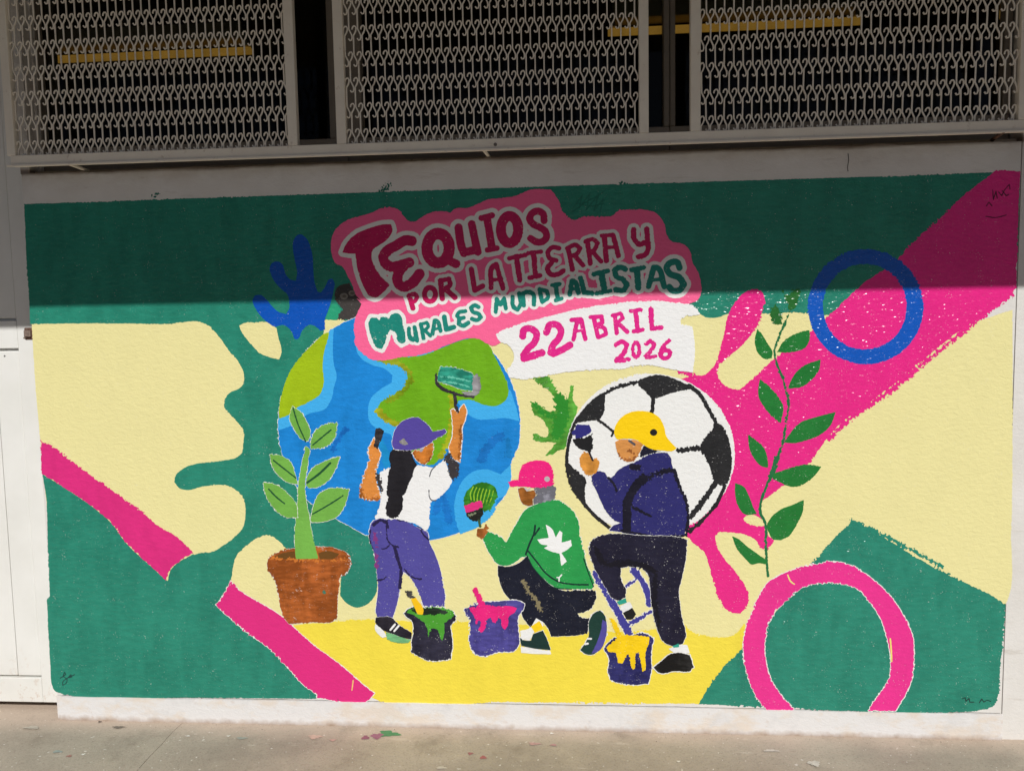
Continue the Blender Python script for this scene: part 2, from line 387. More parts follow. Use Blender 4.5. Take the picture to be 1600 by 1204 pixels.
def scroll_verts(path, x, z):
    mb = MB(); mb.tube([(x + a / 1000, GY + .014, z + b / 1000) for a, b in path], WB, .0035); return mb
meshes = {}
def scroll(path, key, x, z):
    if key not in meshes:
        mb = scroll_verts(path, 0, 0); me = bpy.data.meshes.new('scroll_bar')
        me.from_pydata([(a, b - GY - .014, c) for a, b, c in mb.v], [], mb.f); me.materials.append(IRON); meshes[key] = me
    o = bpy.data.objects.new('scroll_bar', meshes[key]); link(o, gr, (x + random.uniform(-.0006, .0006), GY + .014, z + random.uniform(-.0008, .0008))); o.rotation_euler = (0, random.uniform(-.022, .022), random.uniform(-.15, .15))
rest = MB(); count = 0
zn = zr1 + .0195
for pi, (a, b) in enumerate([(posts[4][1], posts[5][0]), (posts[2][1], posts[3][0]), (posts[0][1], posts[1][0])]):
    for r in range(8):
        z = zn + r * PZ; off = (r % 2) * PX / 2
        n0 = int((b - a) / PX) + 2
        for i in range(-1, n0):
            x = a + off + i * PX + .004
            if x < a - .006 or x > b - .004: continue
            path = stub if r == 0 else full
            if r == 7: pass
            if x < a + .003: path = [(max(u, -1), v) for u, v in path]; key = None
            elif x > b - .0125: path = [(min(u, (b - x) * 1000 - 2), v) for u, v in path]; key = None
            else: key = 'stub' if r == 0 else 'full'
            if z + .034 > ztop: continue
            if count < 300 and key: scroll(path, key, x, z); count += 1
            else: rest.tube([(x + u / 1000, GY + .014, z + v / 1000) for u, v in path], WB, .0035)
tag(rest.build('scroll_bars', IRON, gr), kind='stuff')
# ------------------------------------------------------------------ the mural: coats of paint on the plaster
G = .0022; X0, Z0 = -.03, -.02
NX, NZ = int(3.68 / G), int(2.02 / G)
def blur(a, n):
    k = np.ones(n) / n
    a = np.apply_along_axis(lambda r: np.convolve(r, k, 'same'), 1, a)
    return np.apply_along_axis(lambda r: np.convolve(r, k, 'same'), 0, a)
def field(n, sx=1):
    a = rng.normal(size=(NZ + 40, NX + 40)); a = blur(blur(a, n), n) if n > 1 else a
    if sx > 1: a = np.apply_along_axis(lambda r: np.convolve(r, np.ones(sx) / sx, 'same'), 1, a)
    a = a[20:-20, 20:-20]; return a / a.std()
NF, NM, NL, NW = field(2), field(4), field(13), field(45)
LAY = np.zeros((NZ, NX), np.int16)
Hinv = None
def wpt(p):
    a = at(p[0], p[1]); return ((a[0] - X0) / G, (a[2] - Z0) / G)
def T(ox, oy, s):
    """survey frame: enlarged crop with corner (ox, oy) and scale s"""
    return lambda pts: [(ox + x / s, oy + y / s) for x, y in pts]
def smooth(P, corner=50, step=3.0):
    n = len(P); P = [np.array(p, float) for p in P]; out = []
    tg = []
    for i in range(n):
        a, b, c = P[i - 1], P[i], P[(i + 1) % n]; u = b - a; v = c - b
        lu, lv = np.linalg.norm(u) + 1e-9, np.linalg.norm(v) + 1e-9
        ang = math.degrees(math.acos(max(-1, min(1, float(u @ v) / lu / lv))))
        if ang > corner: tg.append(None)
        else: tg.append((u / lu * lv + v / lv * lu) / (lu + lv))
    for i in range(n):
        a, b = P[i], P[(i + 1) % n]; L = np.linalg.norm(b - a); m = max(1, int(L / step))
        d = (b - a) / (L + 1e-9)
        t0 = (tg[i] if tg[i] is not None else d) * L; t1 = (tg[(i + 1) % n] if tg[(i + 1) % n] is not None else d) * L
        for k in range(m):
            t = k / m; h = (2*t**3 - 3*t**2 + 1, t**3 - 2*t**2 + t, -2*t**3 + 3*t**2, t**3 - t**2)
            out.append(h[0] * a + h[1] * t0 + h[2] * b + h[3] * t1)
    return out
BAND = 9.0
class Sdf:
    """signed distance (in grid cells, inside positive) in a window of the wall grid"""
    def __init__(s): s.parts = []
    @staticmethod
    def window(P, pad):
        P = np.array(P); lo = np.floor(P.min(0) - pad).astype(int); hi = np.ceil(P.max(0) + pad).astype(int)
        return max(lo[0], 0), max(lo[1], 0), min(hi[0], NX - 1), min(hi[1], NZ - 1)
def segdist(D, w, a, b, pad):
    x0, z0, x1, z1 = w
    xa, xb = int(max(min(a[0], b[0]) - pad, x0)), int(min(max(a[0], b[0]) + pad + 1, x1))
    za, zb = int(max(min(a[1], b[1]) - pad, z0)), int(min(max(a[1], b[1]) + pad + 1, z1))
    if xb < xa or zb < za: return
    xs = np.arange(xa, xb + 1)[None, :]; zs_ = np.arange(za, zb + 1)[:, None]
    dx, dz_ = b[0] - a[0], b[1] - a[1]; L2 = dx * dx + dz_ * dz_ + 1e-9
    t = np.clip(((xs - a[0]) * dx + (zs_ - a[1]) * dz_) / L2, 0, 1)
    d = np.hypot(xs - a[0] - t * dx, zs_ - a[1] - t * dz_)
    sub = D[za - z0:zb - z0 + 1, xa - x0:xb - x0 + 1]; np.minimum(sub, d, out=sub)
def poly_sdf(loops):
    allp = [p for l in loops for p in l]; w = Sdf.window(allp, BAND + 2); x0, z0, x1, z1 = w
    D = np.full((z1 - z0 + 1, x1 - x0 + 1), BAND); cross = np.zeros((z1 - z0 + 1, x1 - x0 + 2), np.int32)
    for l in loops:
        for i in range(len(l)):
            a, b = l[i - 1], l[i]; segdist(D, w, a, b, BAND)
            if a[1] == b[1]: continue
            lo, hi = (a, b) if a[1] < b[1] else (b, a)
            r0, r1 = max(int(math.ceil(lo[1])), z0), min(int(math.ceil(hi[1])) - 1, z1)
            if r1 < r0: continue
            r = np.arange(r0, r1 + 1); xc = lo[0] + (r - lo[1]) / (hi[1] - lo[1]) * (hi[0] - lo[0])
            c = np.clip(np.ceil(xc).astype(int), x0, x1 + 1) - x0; np.add.at(cross, (r - z0, c), 1)
    ins = (np.cumsum(cross, 1)[:, :-1] % 2) == 1
    return w, np.where(ins, D, -D)
def stroke_sdf(lines, halo=0.0):
    """lines: [(points in cells, width in cells or list of widths)]"""
    pad = max(np.max(wd) for _, wd in lines) / 2 + halo + BAND + 2
    allp = [p for l, _ in lines for p in l]; w = Sdf.window(allp, pad); x0, z0, x1, z1 = w
    F = np.full((z1 - z0 + 1, x1 - x0 + 1), -BAND)
    for l, wd in lines:
        D = np.full(F.shape, 1e3)
        for i in range(len(l) - 1): segdist(D, w, l[i], l[i + 1], pad)
        if len(l) == 1: segdist(D, w, l[0], l[0], pad)
        F = np.maximum(F, np.clip(wd / 2 + halo - D, -BAND, BAND))
    return w, F
def union(fs):
    x0 = min(f[0][0] for f in fs); z0 = min(f[0][1] for f in fs); x1 = max(f[0][2] for f in fs); z1 = max(f[0][3] for f in fs)
    F = np.full((z1 - z0 + 1, x1 - x0 + 1), -BAND)
    for (a, b, c, d), f in fs:
        s = F[b - z0:d - z0 + 1, a - x0:c - x0 + 1]; np.maximum(s, f, out=s)
    return (x0, z0, x1, z1), F
# marching squares table: corner order (0,0) (1,0) (1,1) (0,1); points 0-3 corners, 4-7 edge crossings
MSQ = {}
for code in range(1, 15):
    loop = []
    for k in range(4):
        a, b = (code >> k) & 1, (code >> ((k + 1) % 4)) & 1
        if a: loop.append(k)
        if a != b: loop.append(4 + k)
    MSQ[code] = [(loop[0], loop[i], loop[i + 1]) for i in range(1, len(loop) - 1)] if code not in (5, 10) else [(loop[0], loop[i], loop[i + 1]) for i in range(1, len(loop) - 1)]
CO = np.array([(0, 0), (1, 0), (1, 1), (0, 1)], float)
def contour_mesh(w, F):
    x0, z0, _, _ = w; I = F > 0
    code = I[:-1, :-1] * 1 + I[:-1, 1:] * 2 + I[1:, 1:] * 4 + I[1:, :-1] * 8
    V = []; faces = []; n = 0
    fullc = code == 15
    pad = np.zeros((fullc.shape[0], 1), bool); d = np.diff(np.hstack([pad, fullc, pad]).astype(np.int8), axis=1)
    r, a = np.nonzero(d == 1); r2, b = np.nonzero(d == -1)
    # merge identical runs of successive rows
    runs = {}; quads = []
    for ri, ai, bi in zip(r.tolist(), a.tolist(), b.tolist()):
        k = (ai, bi)
        if k in runs and runs[k][1] == ri: runs[k][1] = ri + 1
        else:
            if k in runs: quads.append((k[0], k[1], *runs[k]))
            runs[k] = [ri, ri + 1]
    quads += [(k[0], k[1], *v) for k, v in runs.items()]
    if quads:
        q = np.array(quads, float); vv = np.stack([q[:, [0, 2]], q[:, [1, 2]], q[:, [1, 3]], q[:, [0, 3]]], 1)
        V.append(vv.reshape(-1, 2)); faces += [[4 * i, 4 * i + 1, 4 * i + 2, 4 * i + 3] for i in range(len(q))]; n = 4 * len(q)
    for c, tris in MSQ.items():
        rr, cc = np.nonzero(code == c)
        if not len(rr): continue
        f4 = np.stack([F[rr, cc], F[rr, cc + 1], F[rr + 1, cc + 1], F[rr + 1, cc]], 1)
        base = np.stack([cc, rr], 1).astype(float)
        pts = {}
        for tri in tris:
            for p in tri:
                if p in pts: continue
                if p < 4: pts[p] = base + CO[p]
                else:
                    k = p - 4; m = (k + 1) % 4; t = f4[:, k] / (f4[:, k] - f4[:, m] + 1e-12); t = np.clip(t, .02, .98)[:, None]
                    pts[p] = base + CO[k] * (1 - t) + CO[m] * t
        for tri in tris:
            vv = np.stack([pts[p] for p in tri], 1).reshape(-1, 2); V.append(vv)
            m = len(rr); faces += [[n + 3 * i, n + 3 * i + 1, n + 3 * i + 2] for i in range(m)]; n += 3 * m
    if not V: return None
    V = np.concatenate(V) + np.array([x0, z0])
    return V, faces, fullc
mural = empty('mural', (1.8, 0, 0.0), 'wide hand painted mural with globe, football, three painters and pink lettering on the low wall', 'mural')
LSTEP = .00016
def emit(name, wf, mat, parent, rough=.6, dry=0.0, label=None, spots=None, grow=0.0):
    w, F = wf; x0, z0, x1, z1 = w; sl = (slice(z0, z1 + 1), slice(x0, x1 + 1))
    nf, nm, nl = NF[sl], NM[sl], NL[sl]; wet = np.clip(.5 + .55 * NW[sl], .28, 1.5); dry = .85 * dry * (wet if dry < 1.8 else 1.0); rough = rough * (.36 + .40 * wet)
    f = F + grow + rough * (.34 * nf + .14 * nm) + .22 * rough * nl
    if np.max(dry) > 0: f = f + dry * (1.05 * nf + .3 * nm + .3 * nl) * np.clip(1 - np.abs(F) / BAND, 0, 1)
    if spots: f = np.minimum(f, spots * 3 - 3 + nf * 1.2 + nm * 1.6) if spots > 0 else f
    f = np.minimum(f, F + BAND - 1.0)           # never beyond the reach of the brush
    f[0, :] = f[-1, :] = -1; f[:, 0] = f[:, -1] = -1
    r = contour_mesh(w, f)
    if r is None: return None
    V, faces, fullc = r
    I = f > 0; sub = LAY[sl]; lay = int(sub[I].max()) + 1 if I.any() else 1; sub[I] = lay
    v3 = np.stack([X0 + V[:, 0] * G, np.full(len(V), -lay * LSTEP), Z0 + V[:, 1] * G], 1)
    o = mk(name, v3, faces, mat, parent)
    if label: o['label'] = label
    return o
def cells(P): return [wpt(p) for p in P]
def shape(name, pts, col, parent=None, holes=(), rough=.6, dry=0.0, halo=0, pits=0.0, gloss=.40, stroke=.10, label=None, corner=50, grow=0.0, halocol=(236, 235, 231), hrough=1.4, spots=None, relief=1.0):
    parent = parent or mural
    loops = [cells(smooth(pts, corner))] + [cells(smooth(h, corner)) for h in holes]
    wf = poly_sdf(loops)
    if halo: emit('white_edge', wf, paint(halocol, stroke=.05), parent, hrough * .8, .7, grow=halo * .75)
    return emit(name, wf, paint(col, pits, gloss, stroke, relief=relief), parent, rough, dry, label, spots, grow)
def cellw(px, p): a, b = wpt(p), wpt((p[0] + px, p[1])); return b[0] - a[0]
def strokes(name, lines, col, parent=None, rough=.5, dry=0.0, halo=0, pits=0.0, stroke=.10, label=None, gloss=.40, spots=None, sm=True, halocol=(236, 235, 231)):
    """lines: [(points, width)] in photograph pixels"""
    L = []
    for P, w in lines:
        if len(P) > 2 and sm:
            q = smooth(list(P) + list(P)[::-1][1:-1], 75, 3.0); k = 0
            # keep the forward half only
            end = P[-1]; best = min(range(len(q)), key=lambda i: (q[i][0] - end[0]) ** 2 + (q[i][1] - end[1]) ** 2); q = q[:best + 1]
        else: q = P
        L.append((cells(q), cellw(w, P[0])))
    wf = stroke_sdf(L)
    if halo: emit('white_edge', stroke_sdf(L, halo * .8), paint(halocol, stroke=.05), parent or mural, rough, .6)
    return emit(name, wf, paint(col, pits, gloss, stroke), parent or mural, rough, dry, label, spots)
def ell(cx, cy, rx, ry, rot=0, n=28, a0=0, a1=360):
    r = math.radians(rot); out = []
    for i in range(n):
        t = math.radians(a0 + (a1 - a0) * i / n); x, y = rx * math.cos(t), ry * math.sin(t)
        out.append((cx + x * math.cos(r) - y * math.sin(r), cy + x * math.sin(r) + y * math.cos(r)))
    return out
def part(name, label=None):
    """an Empty is not needed: a part's first coat carries the rest"""
    return None

GREEN = (40, 136, 114); PINK = (222, 46, 128); YEL = (234, 225, 162); SUNY = (240, 219, 74); BLACK = (38, 38, 40)
LEAFG = (34, 122, 52); PURP = (84, 74, 158); NAVY = (44, 43, 108); OCH = (222, 140, 62); DKVIOL = (38, 35, 52)
# --- backgrounds
shape('painted_background', [(48, 478), (400, 470), (1000, 460), (1300, 478), (1500, 508), (1582, 484), (1582, 700), (1580, 830), (1573, 940), (1500, 1010), (1100, 1060), (500, 1075), (100, 1070), (70, 760), (56, 610)], YEL, rough=1.0, gloss=.62, stroke=.06, pits=.03, label='pale yellow ground coat of the mural')
shape('painted_ground', [(455, 978), (470, 975), (520, 971), (552, 967), (620, 969), (730, 971), (860, 978), (1000, 985), (1070, 975), (1080, 985), (1098, 992), (1120, 995), (1148, 990), (1163, 972), (1172, 1000), (1125, 1055), (1096, 1099), (800, 1096), (585, 1091)], SUNY, rough=1.2, dry=1.0, gloss=.55, stroke=.09, label='bright yellow painted floor under the three painters')
z2 = T(200, 340, 4); z6 = T(200, 600, 4); z5 = T(0, 600, 4); z7 = T(200, 820, 4)
inner = z2([(490, 665), (540, 710), (590, 770), (640, 840), (690, 900), (720, 960), (726, 1000), (720, 1040), (690, 1070), (640, 1092), (612, 1120), (601, 1160)]) + z6([(603, 145), (640, 190), (690, 240), (720, 290), (718, 390), (715, 420), (690, 450), (600, 475), (500, 487), (420, 497), (340, 530), (298, 570), (290, 610), (320, 648), (380, 660), (450, 642), (560, 628), (640, 640), (690, 672), (730, 735), (735, 800), (720, 890), (670, 950), (600, 1005), (530, 1045), (450, 1055), (412, 1065)])
lowleft = [(302, 865), (280, 877), (268, 888), (262, 907), (252, 899)] + z5([(960, 1150), (880, 1080), (780, 980), (700, 870), (600, 780), (500, 710), (380, 630), (265, 560)])
edge = [(70, 760), (75, 860), (78, 931), (73, 936), (76, 990), (79, 1040), (81, 1068), (86, 1079), (95, 1083), (110, 1086), (300, 1089), (497, 1091)] + z7([(1175, 1055), (1090, 990), (1000, 890), (920, 800), (820, 720), (720, 650), (640, 580), (550, 500), (600, 430), (640, 360), (645, 340), (660, 250), (680, 190), (740, 130), (810, 80), (870, 62), (940, 95), (985, 140), (1100, 210), (1330, 320), (1325, 440), (1370, 490), (1430, 514), (1500, 490), (1550, 425), (1560, 330), (1560, 150)])
gpoly = [(38, 319), (400, 306.5), (800, 293), (1200, 281), (1400, 275), (1560, 269), (1594, 268), (1590, 400), (1400, 470), (1290, 492), (1262, 489), (1195, 490), (1135, 491), (1120, 496), (1105, 496), (1085, 485), (1000, 500), (700, 520), (560, 515), (531, 498), (508, 500), (505, 530), (560, 560), (620, 700), (620, 830)] + edge[::-1][0:0]
gpoly = gpoly + edge[::-1] + lowleft[::-1] + inner[::-1] + [(322, 506), (260, 506), (130, 505), (47, 506), (46, 480), (41, 400)]
shape('painted_green_field', gpoly, GREEN, holes=[z2([(695, 675), (720, 660), (800, 655), (880, 655), (930, 690), (938, 740), (955, 800), (960, 840), (945, 885), (880, 870), (830, 850), (770, 790), (710, 710)])], rough=.7, dry=.35, gloss=.27, stroke=.17, pits=.05, label='sea green top band running into splashes and the lower left field', corner=42)
shape('painted_green_corner', [(1335, 812), (1400, 850), (1431, 870), (1459, 885), (1487, 899), (1512, 912), (1544, 927), (1571, 944), (1569, 988), (1565, 1018), (1562, 1060), (1561, 1085), (1551, 1102), (1530, 1109), (1500, 1111), (1300, 1109), (1092, 1099), (1112, 1065), (1140, 1032), (1162, 1010), (1215, 950), (1272, 875), (1295, 850), (1317, 827)], GREEN, rough=.9, dry=1.5, gloss=.27, stroke=.17, pits=.05, label='sea green corner at lower right')
strokes('green_smear', [([(1330, 812), (1400, 846), (1470, 884)], 6)], GREEN, dry=2.2, rough=1.2)
# --- pink bands
shape('painted_pink_band', z5([(253, 350), (330, 390), (450, 480), (600, 590), (740, 690), (870, 780), (1000, 890), (1100, 950), (1210, 1052)]) + [(280, 877), (266, 889), (259, 906), (252, 899)] + z5([(960, 1150), (880, 1080), (780, 980), (700, 870), (600, 780), (500, 710), (380, 630), (262, 560)]), PINK, halo=0, rough=.9, dry=1.4, stroke=.12, label='upper left length of the pink band')
shape('painted_pink_band', z7([(645, 350), (700, 410), (800, 470), (960, 570), (1060, 660), (1200, 780), (1340, 880), (1440, 970), (1540, 1050), (1510, 1084), (1180, 1080), (1180, 1055), (1090, 990), (1000, 890), (920, 800), (820, 720), (720, 650), (640, 580), (550, 500), (600, 430)]), PINK, halo=1.6, rough=.9, dry=1.3, stroke=.07, label='lower left length of the pink band')
zs1 = T(1040, 800, 4)
rp = [(1553, 268.5), (1594, 268), (1591, 330), (1589, 400), (1588, 450), (1557, 477), (1520, 505), (1495, 520), (1470, 540), (1440, 565), (1410, 590), (1377, 615), (1347, 637), (1315, 660), (1292, 685), (1265, 722), (1245, 742), (1225, 757), (1205, 772), (1190, 783), (1187, 800), (1192, 810), (1194, 822)] + zs1([(620, 100), (640, 140), (682, 180), (640, 230), (590, 222), (560, 170), (500, 140), (400, 125), (335, 120), (310, 150), (318, 200), (360, 280), (420, 350), (480, 430), (512, 490), (517, 560), (470, 630), (440, 632), (370, 600), (330, 530), (300, 430), (270, 330), (245, 250), (200, 210), (160, 175)]) + [(1060, 820), (1010, 700), (1040, 600), (1088, 586), (1100, 585), (1112, 575), (1121, 560), (1126, 540), (1132, 520), (1136, 497), (1140, 487), (1150, 470), (1165, 456), (1178, 452), (1188, 454), (1194, 463), (1192, 485), (1185, 507), (1172, 525), (1155, 543), (1135, 560), (1123, 572), (1121, 585), (1127, 597), (1140, 606), (1155, 609), (1175, 592), (1197, 572), (1212, 558), (1230, 545), (1262, 522), (1275, 511), (1290, 497), (1325, 465), (1350, 442), (1382, 420), (1407, 400), (1425, 380), (1450, 357), (1475, 335), (1500, 310), (1525, 290), (1545, 275)]
shape('painted_pink_band', rp, (234, 40, 136), holes=[[(1160, 810), (1170, 804), (1183, 806), (1192, 812), (1193, 822), (1180, 821), (1167, 816)]], rough=.8, dry=1.0, stroke=.09, pits=.07, gloss=.25, label='broad pink band with splashes rising to the upper right corner', corner=42)
strokes('pink_smear', [([(1297, 684), (1330, 652), (1380, 618), (1440, 570), (1500, 521), (1580, 458)], 7)], (234, 40, 136), dry=2.4, rough=1.3)
strokes('pink_smear', [([(1062, 580), (1075, 584), (1090, 588)], 5)], (234, 40, 136), dry=2.0, rough=1.2)
# --- rings
o = ell(1352.7, 479, 90, 89.7, n=40)
shape('painted_ring', o, (12, 88, 190), holes=[ell(1351, 479, 65.3, 66.8, n=36)], rough=.8, dry=.8, stroke=.12, pits=.10, gloss=.24, label='blue ring at the right')
po = [(1198, 1108), (1179.5, 1084), (1171, 1063.5), (1163, 1034), (1161.8, 1005), (1166, 978), (1177, 951), (1200, 910), (1220, 897), (1244, 888), (1273, 881), (1304, 877), (1327, 882), (1360, 901.5), (1389, 928.5), (1412, 962), (1424.5, 989), (1428, 1024), (1425.5, 1053), (1416, 1082), (1404, 1101), (1399, 1110), (1358, 1109), (1362, 1100), (1376.7, 1080), (1388, 1063.5), (1392, 1032), (1387, 1001), (1377, 968), (1360, 941), (1339, 919), (1316.5, 912), (1285, 910), (1258, 915), (1233.4, 932.7), (1210.6, 955.5), (1200, 976), (1195, 1009.5), (1197, 1036.5), (1210.6, 1072), (1232, 1098), (1241, 1108)]
shape('painted_ring', po, (234, 52, 144), halo=1.8, rough=.8, dry=1.0, stroke=.10, pits=.06, label='pink horseshoe ring at the lower right', hrough=1.8)
zr = T(1140, 860, 4.816)
strokes('yellow_scratch', [(zr([(437, 180), (450, 215), (470, 240), (487, 250)]), 2.2)], (240, 222, 140))
strokes('yellow_scratch', [(zr([(1208, 660), (1215, 740), (1218, 830)]), 2.4)], (240, 225, 120))
strokes('yellow_scratch', [(z7([(1408, 968), (1400, 1030)]), 1.8)], (236, 190, 120))
# --- blue and green splash hands, small creature
zb_ = T(380, 360, 6.02)
shape('painted_splash', zb_([(90, 650), (110, 612), (160, 605), (220, 650), (270, 710), (340, 770), (405, 785), (432, 740), (435, 660), (420, 610), (370, 560), (310, 500), (265, 420), (250, 350), (280, 302), (330, 292), (370, 320), (395, 400), (440, 460), (497, 475), (507, 400), (490, 300), (470, 180), (475, 90), (510, 45), (550, 35), (600, 80), (630, 150), (655, 260), (660, 380), (670, 480), (700, 575), (730, 585), (770, 530), (800, 462), (835, 452), (860, 490), (850, 560), (830, 650), (800, 750), (770, 830), (772, 930), (730, 945), (680, 900), (630, 886), (580, 912), (545, 960), (520, 1018), (500, 1025), (480, 1018), (460, 960), (420, 910), (370, 888), (300, 905), (240, 872), (180, 820), (120, 740)]), (8, 84, 186), rough=.6, stroke=.10, pits=.05, gloss=.26, label='blue hand-shaped splash')
shape('green_patch', zb_([(775, 840), (800, 760), (835, 690), (880, 690), (920, 740), (900, 800), (880, 840)]), (42, 160, 120), pits=.08, rough=1.0)
shape('painted_creature', zb_([(868, 580), (895, 530), (940, 505), (1000, 495), (1060, 600), (1115, 690), (1090, 780), (1040, 840), (890, 835), (905, 790), (940, 740), (890, 690), (865, 630)]), (66, 62, 60), dry=1.2, rough=1.0, pits=.12, label='small black creature peering from behind the title')
CR = bpy.data.objects['painted_creature']
shape('eye', ell(*zb_([(948, 618)])[0], 6.4, 5.0), (128, 122, 115), CR, rough=.4); shape('eye', ell(*zb_([(1022, 590)])[0], 5.2, 4.4), (128, 122, 115), CR, rough=.4)
for x, y in ((952, 618), (1026, 590)): shape('pupil', ell(*zb_([(x, y)])[0], 3.2, 2.2), (96, 90, 84), CR, rough=.2)
zf = T(800, 580, 8.6)
shape('painted_splash', zf([(280, 82), (340, 85), (400, 80), (450, 62), (510, 75), (530, 130), (580, 230), (660, 350), (690, 380), (745, 372), (770, 300), (790, 190), (830, 190), (822, 290), (830, 410), (885, 490), (850, 600), (820, 700), (780, 830), (750, 900), (740, 1000), (690, 1060), (620, 1060), (560, 1110), (450, 1130), (540, 1030), (590, 960), (480, 945), (370, 945), (290, 920), (280, 840), (310, 830), (400, 880), (475, 872), (490, 800), (460, 720), (400, 640), (300, 580), (262, 480), (250, 420), (280, 405), (350, 440), (420, 492), (500, 540), (580, 530), (600, 470), (575, 380), (530, 300), (450, 230), (370, 170)]), (96, 178, 62), dry=1.6, rough=1.0, pits=.10, stroke=.3, label='leaf green hand-shaped splash left of the football')
SP = bpy.data.objects['painted_splash.001']
strokes('dark_daub', [(zf([(300, 440), (400, 530), (520, 580), (620, 580)]), 7), (zf([(640, 380), (680, 520), (660, 700), (600, 820)]), 20)], (46, 140, 44), SP, dry=3, rough=1.5)
# --- globe
zg = T(420, 490, 3.2548)
gl_ = [p for p in ell(623.7, 664, 189, 180, n=48) if not (p[1] > 700 and p[0] > 640)]
go = ell(623.7, 664, 189, 180, n=30, a0=140, a1=372) + [(811, 690), (804, 712), (797, 728), (799, 745), (793, 765), (786, 778), (770, 795), (745, 818), (715, 832), (690, 840), (665, 844), (635, 845), (600, 842), (575, 836), (540, 818), (500, 795)]
globe = shape('painted_globe', go, (24, 136, 218), halo=1.2, rough=.7, dry=.4, stroke=.16, gloss=.42, label='large blue and green globe', hrough=1.2)
SKYB = (66, 176, 240); LIME = (134, 178, 24); LIME2 = (114, 178, 24)
shape('shallow_water', zg([(330, 75), (310, 88), (280, 150), (260, 270), (250, 350), (200, 420), (120, 490), (50, 525), (48, 592), (110, 570), (200, 510), (290, 480), (320, 430), (332, 370), (346, 320), (332, 260), (326, 180)]), SKYB, globe, stroke=.06)
shape('land', zg([(308, 92), (285, 100), (240, 140), (170, 210), (110, 290), (72, 390), (52, 500), (53, 533), (100, 515), (140, 480), (200, 450), (260, 410), (281, 350), (275, 270), (285, 180), (302, 125)]), (164, 194, 22), globe, dry=.2, stroke=.14)
shape('shallow_water', zg([(440, 150), (446, 185), (460, 215), (520, 258), (590, 280), (630, 312), (625, 350), (560, 390), (520, 430), (505, 490), (515, 550), (560, 590), (620, 612), (640, 670), (720, 650), (900, 400), (900, 180), (700, 130), (540, 150)]), SKYB, globe, stroke=.06)
shape('shallow_water', zg([(985, 425), (960, 450), (1000, 500), (1060, 535), (1130, 536), (1200, 530), (1275, 546), (1257, 470), (1228, 385), (1180, 400)]), SKYB, globe, stroke=.06)
shape('shallow_water', zg([(975, 1120), (950, 1050), (953, 920), (985, 850), (1040, 802), (1110, 790), (1180, 815), (1232, 765), (1228, 860), (1203, 920), (1160, 950), (1150, 1000), (1075, 1075)]), (62, 172, 236), globe, stroke=.08, dry=.5)
land = shape('land', zg([(545, 243), (620, 212), (700, 218), (760, 215), (800, 205), (900, 165), (1000, 130), (1060, 125), (1110, 150), (1150, 220), (1190, 300), (1217, 372), (1212, 430), (1170, 465), (1100, 465), (1030, 438), (965, 440), (945, 500), (942, 580), (920, 650), (880, 720), (840, 765), (780, 765), (720, 690), (700, 600), (650, 570), (592, 545), (555, 500), (560, 460), (620, 420), (690, 370), (706, 325), (690, 280), (640, 254)]), LIME2, globe, dry=.5, stroke=.15)
for pts, w, c in (([(560, 495), (600, 535), (660, 560)], 9, (170, 178, 26)), ([(610, 440), (680, 395), (720, 340)], 9, (146, 178, 24)), ([(925, 420), (935, 520), (915, 640), (870, 730)], 9, (176, 190, 26)), ([(590, 240), (660, 250), (720, 300)], 8, (160, 176, 30))):
    strokes('land_highlight', [(zg(pts), w)], c, land, dry=1.8, rough=1.0, stroke=.3)
for pts, w, c in (([(1080, 740), (1130, 660), (1180, 620)], 14, (20, 120, 204)), ([(330, 690), (350, 640), (390, 590)], 7, (18, 112, 200)), ([(560, 640), (590, 700), (600, 760)], 10, (24, 150, 216)), ([(850, 1000), (880, 900), (920, 1050)], 12, (18, 120, 206)), ([(1220, 640), (1215, 720)], 9, (20, 130, 205))):
    strokes('brush_mark', [(zg(pts), w)], c, globe, dry=2.0, rough=1.2, stroke=.2)
bush = shape('green_daub', zg([(990, 945), (1010, 900), (1045, 868), (1100, 855), (1150, 880), (1168, 930), (1125, 1000), (1090, 1002), (1000, 985)]), (62, 150, 40), globe, dry=.8, rough=1.2, stroke=.4)
for k in range(7): strokes('bright_bristle_mark', [(zg([(1040 + k * 17, 880 + k * 3), (1025 + k * 19, 915), (1030 + k * 15, 945 + k * 4)]), 1.6)], (150, 196, 50), bush, rough=.9)
# --- potted plant
plant = shape('painted_plant', z6([(1110, 385), (1142, 400), (1125, 500), (1110, 600), (1115, 720), (1135, 830), (1150, 930), (1170, 1010), (1192, 1085), (1120, 1098), (1050, 1090), (1045, 1060), (1045, 950), (1048, 830), (1060, 720), (1065, 620), (1082, 520)]), (120, 182, 78), halo=1.0, rough=.8, stroke=.14, dry=.5, label='pale green plant in a brown pot')
LV = [([(1030, 140), (1070, 165), (1120, 240), (1142, 310), (1128, 350), (1090, 345), (1040, 280), (1010, 200)], [(1033, 150), (1060, 240), (1110, 355)]), ([(1145, 345), (1180, 285), (1240, 250), (1302, 240), (1302, 310), (1262, 375), (1200, 400), (1140, 405)], [(1155, 380), (1215, 330), (1270, 285)]), ([(888, 440), (960, 445), (1020, 490), (1045, 560), (1062, 625), (1000, 612), (930, 555), (895, 490)], [(910, 475), (980, 530), (1050, 585)]), ([(1112, 630), (1118, 585), (1160, 520), (1230, 480), (1326, 450), (1302, 520), (1262, 590), (1195, 640), (1130, 648)], [(1120, 615), (1200, 555), (1265, 492)]), ([(845, 612), (920, 625), (1000, 680), (1050, 740), (1062, 832), (990, 830), (910, 770), (862, 690)], [(880, 655), (930, 705), (980, 745)]), ([(1140, 850), (1160, 760), (1190, 690), (1270, 648), (1386, 658), (1362, 740), (1312, 822), (1220, 858), (1150, 862)], [(1155, 810), (1260, 750), (1345, 695)])]
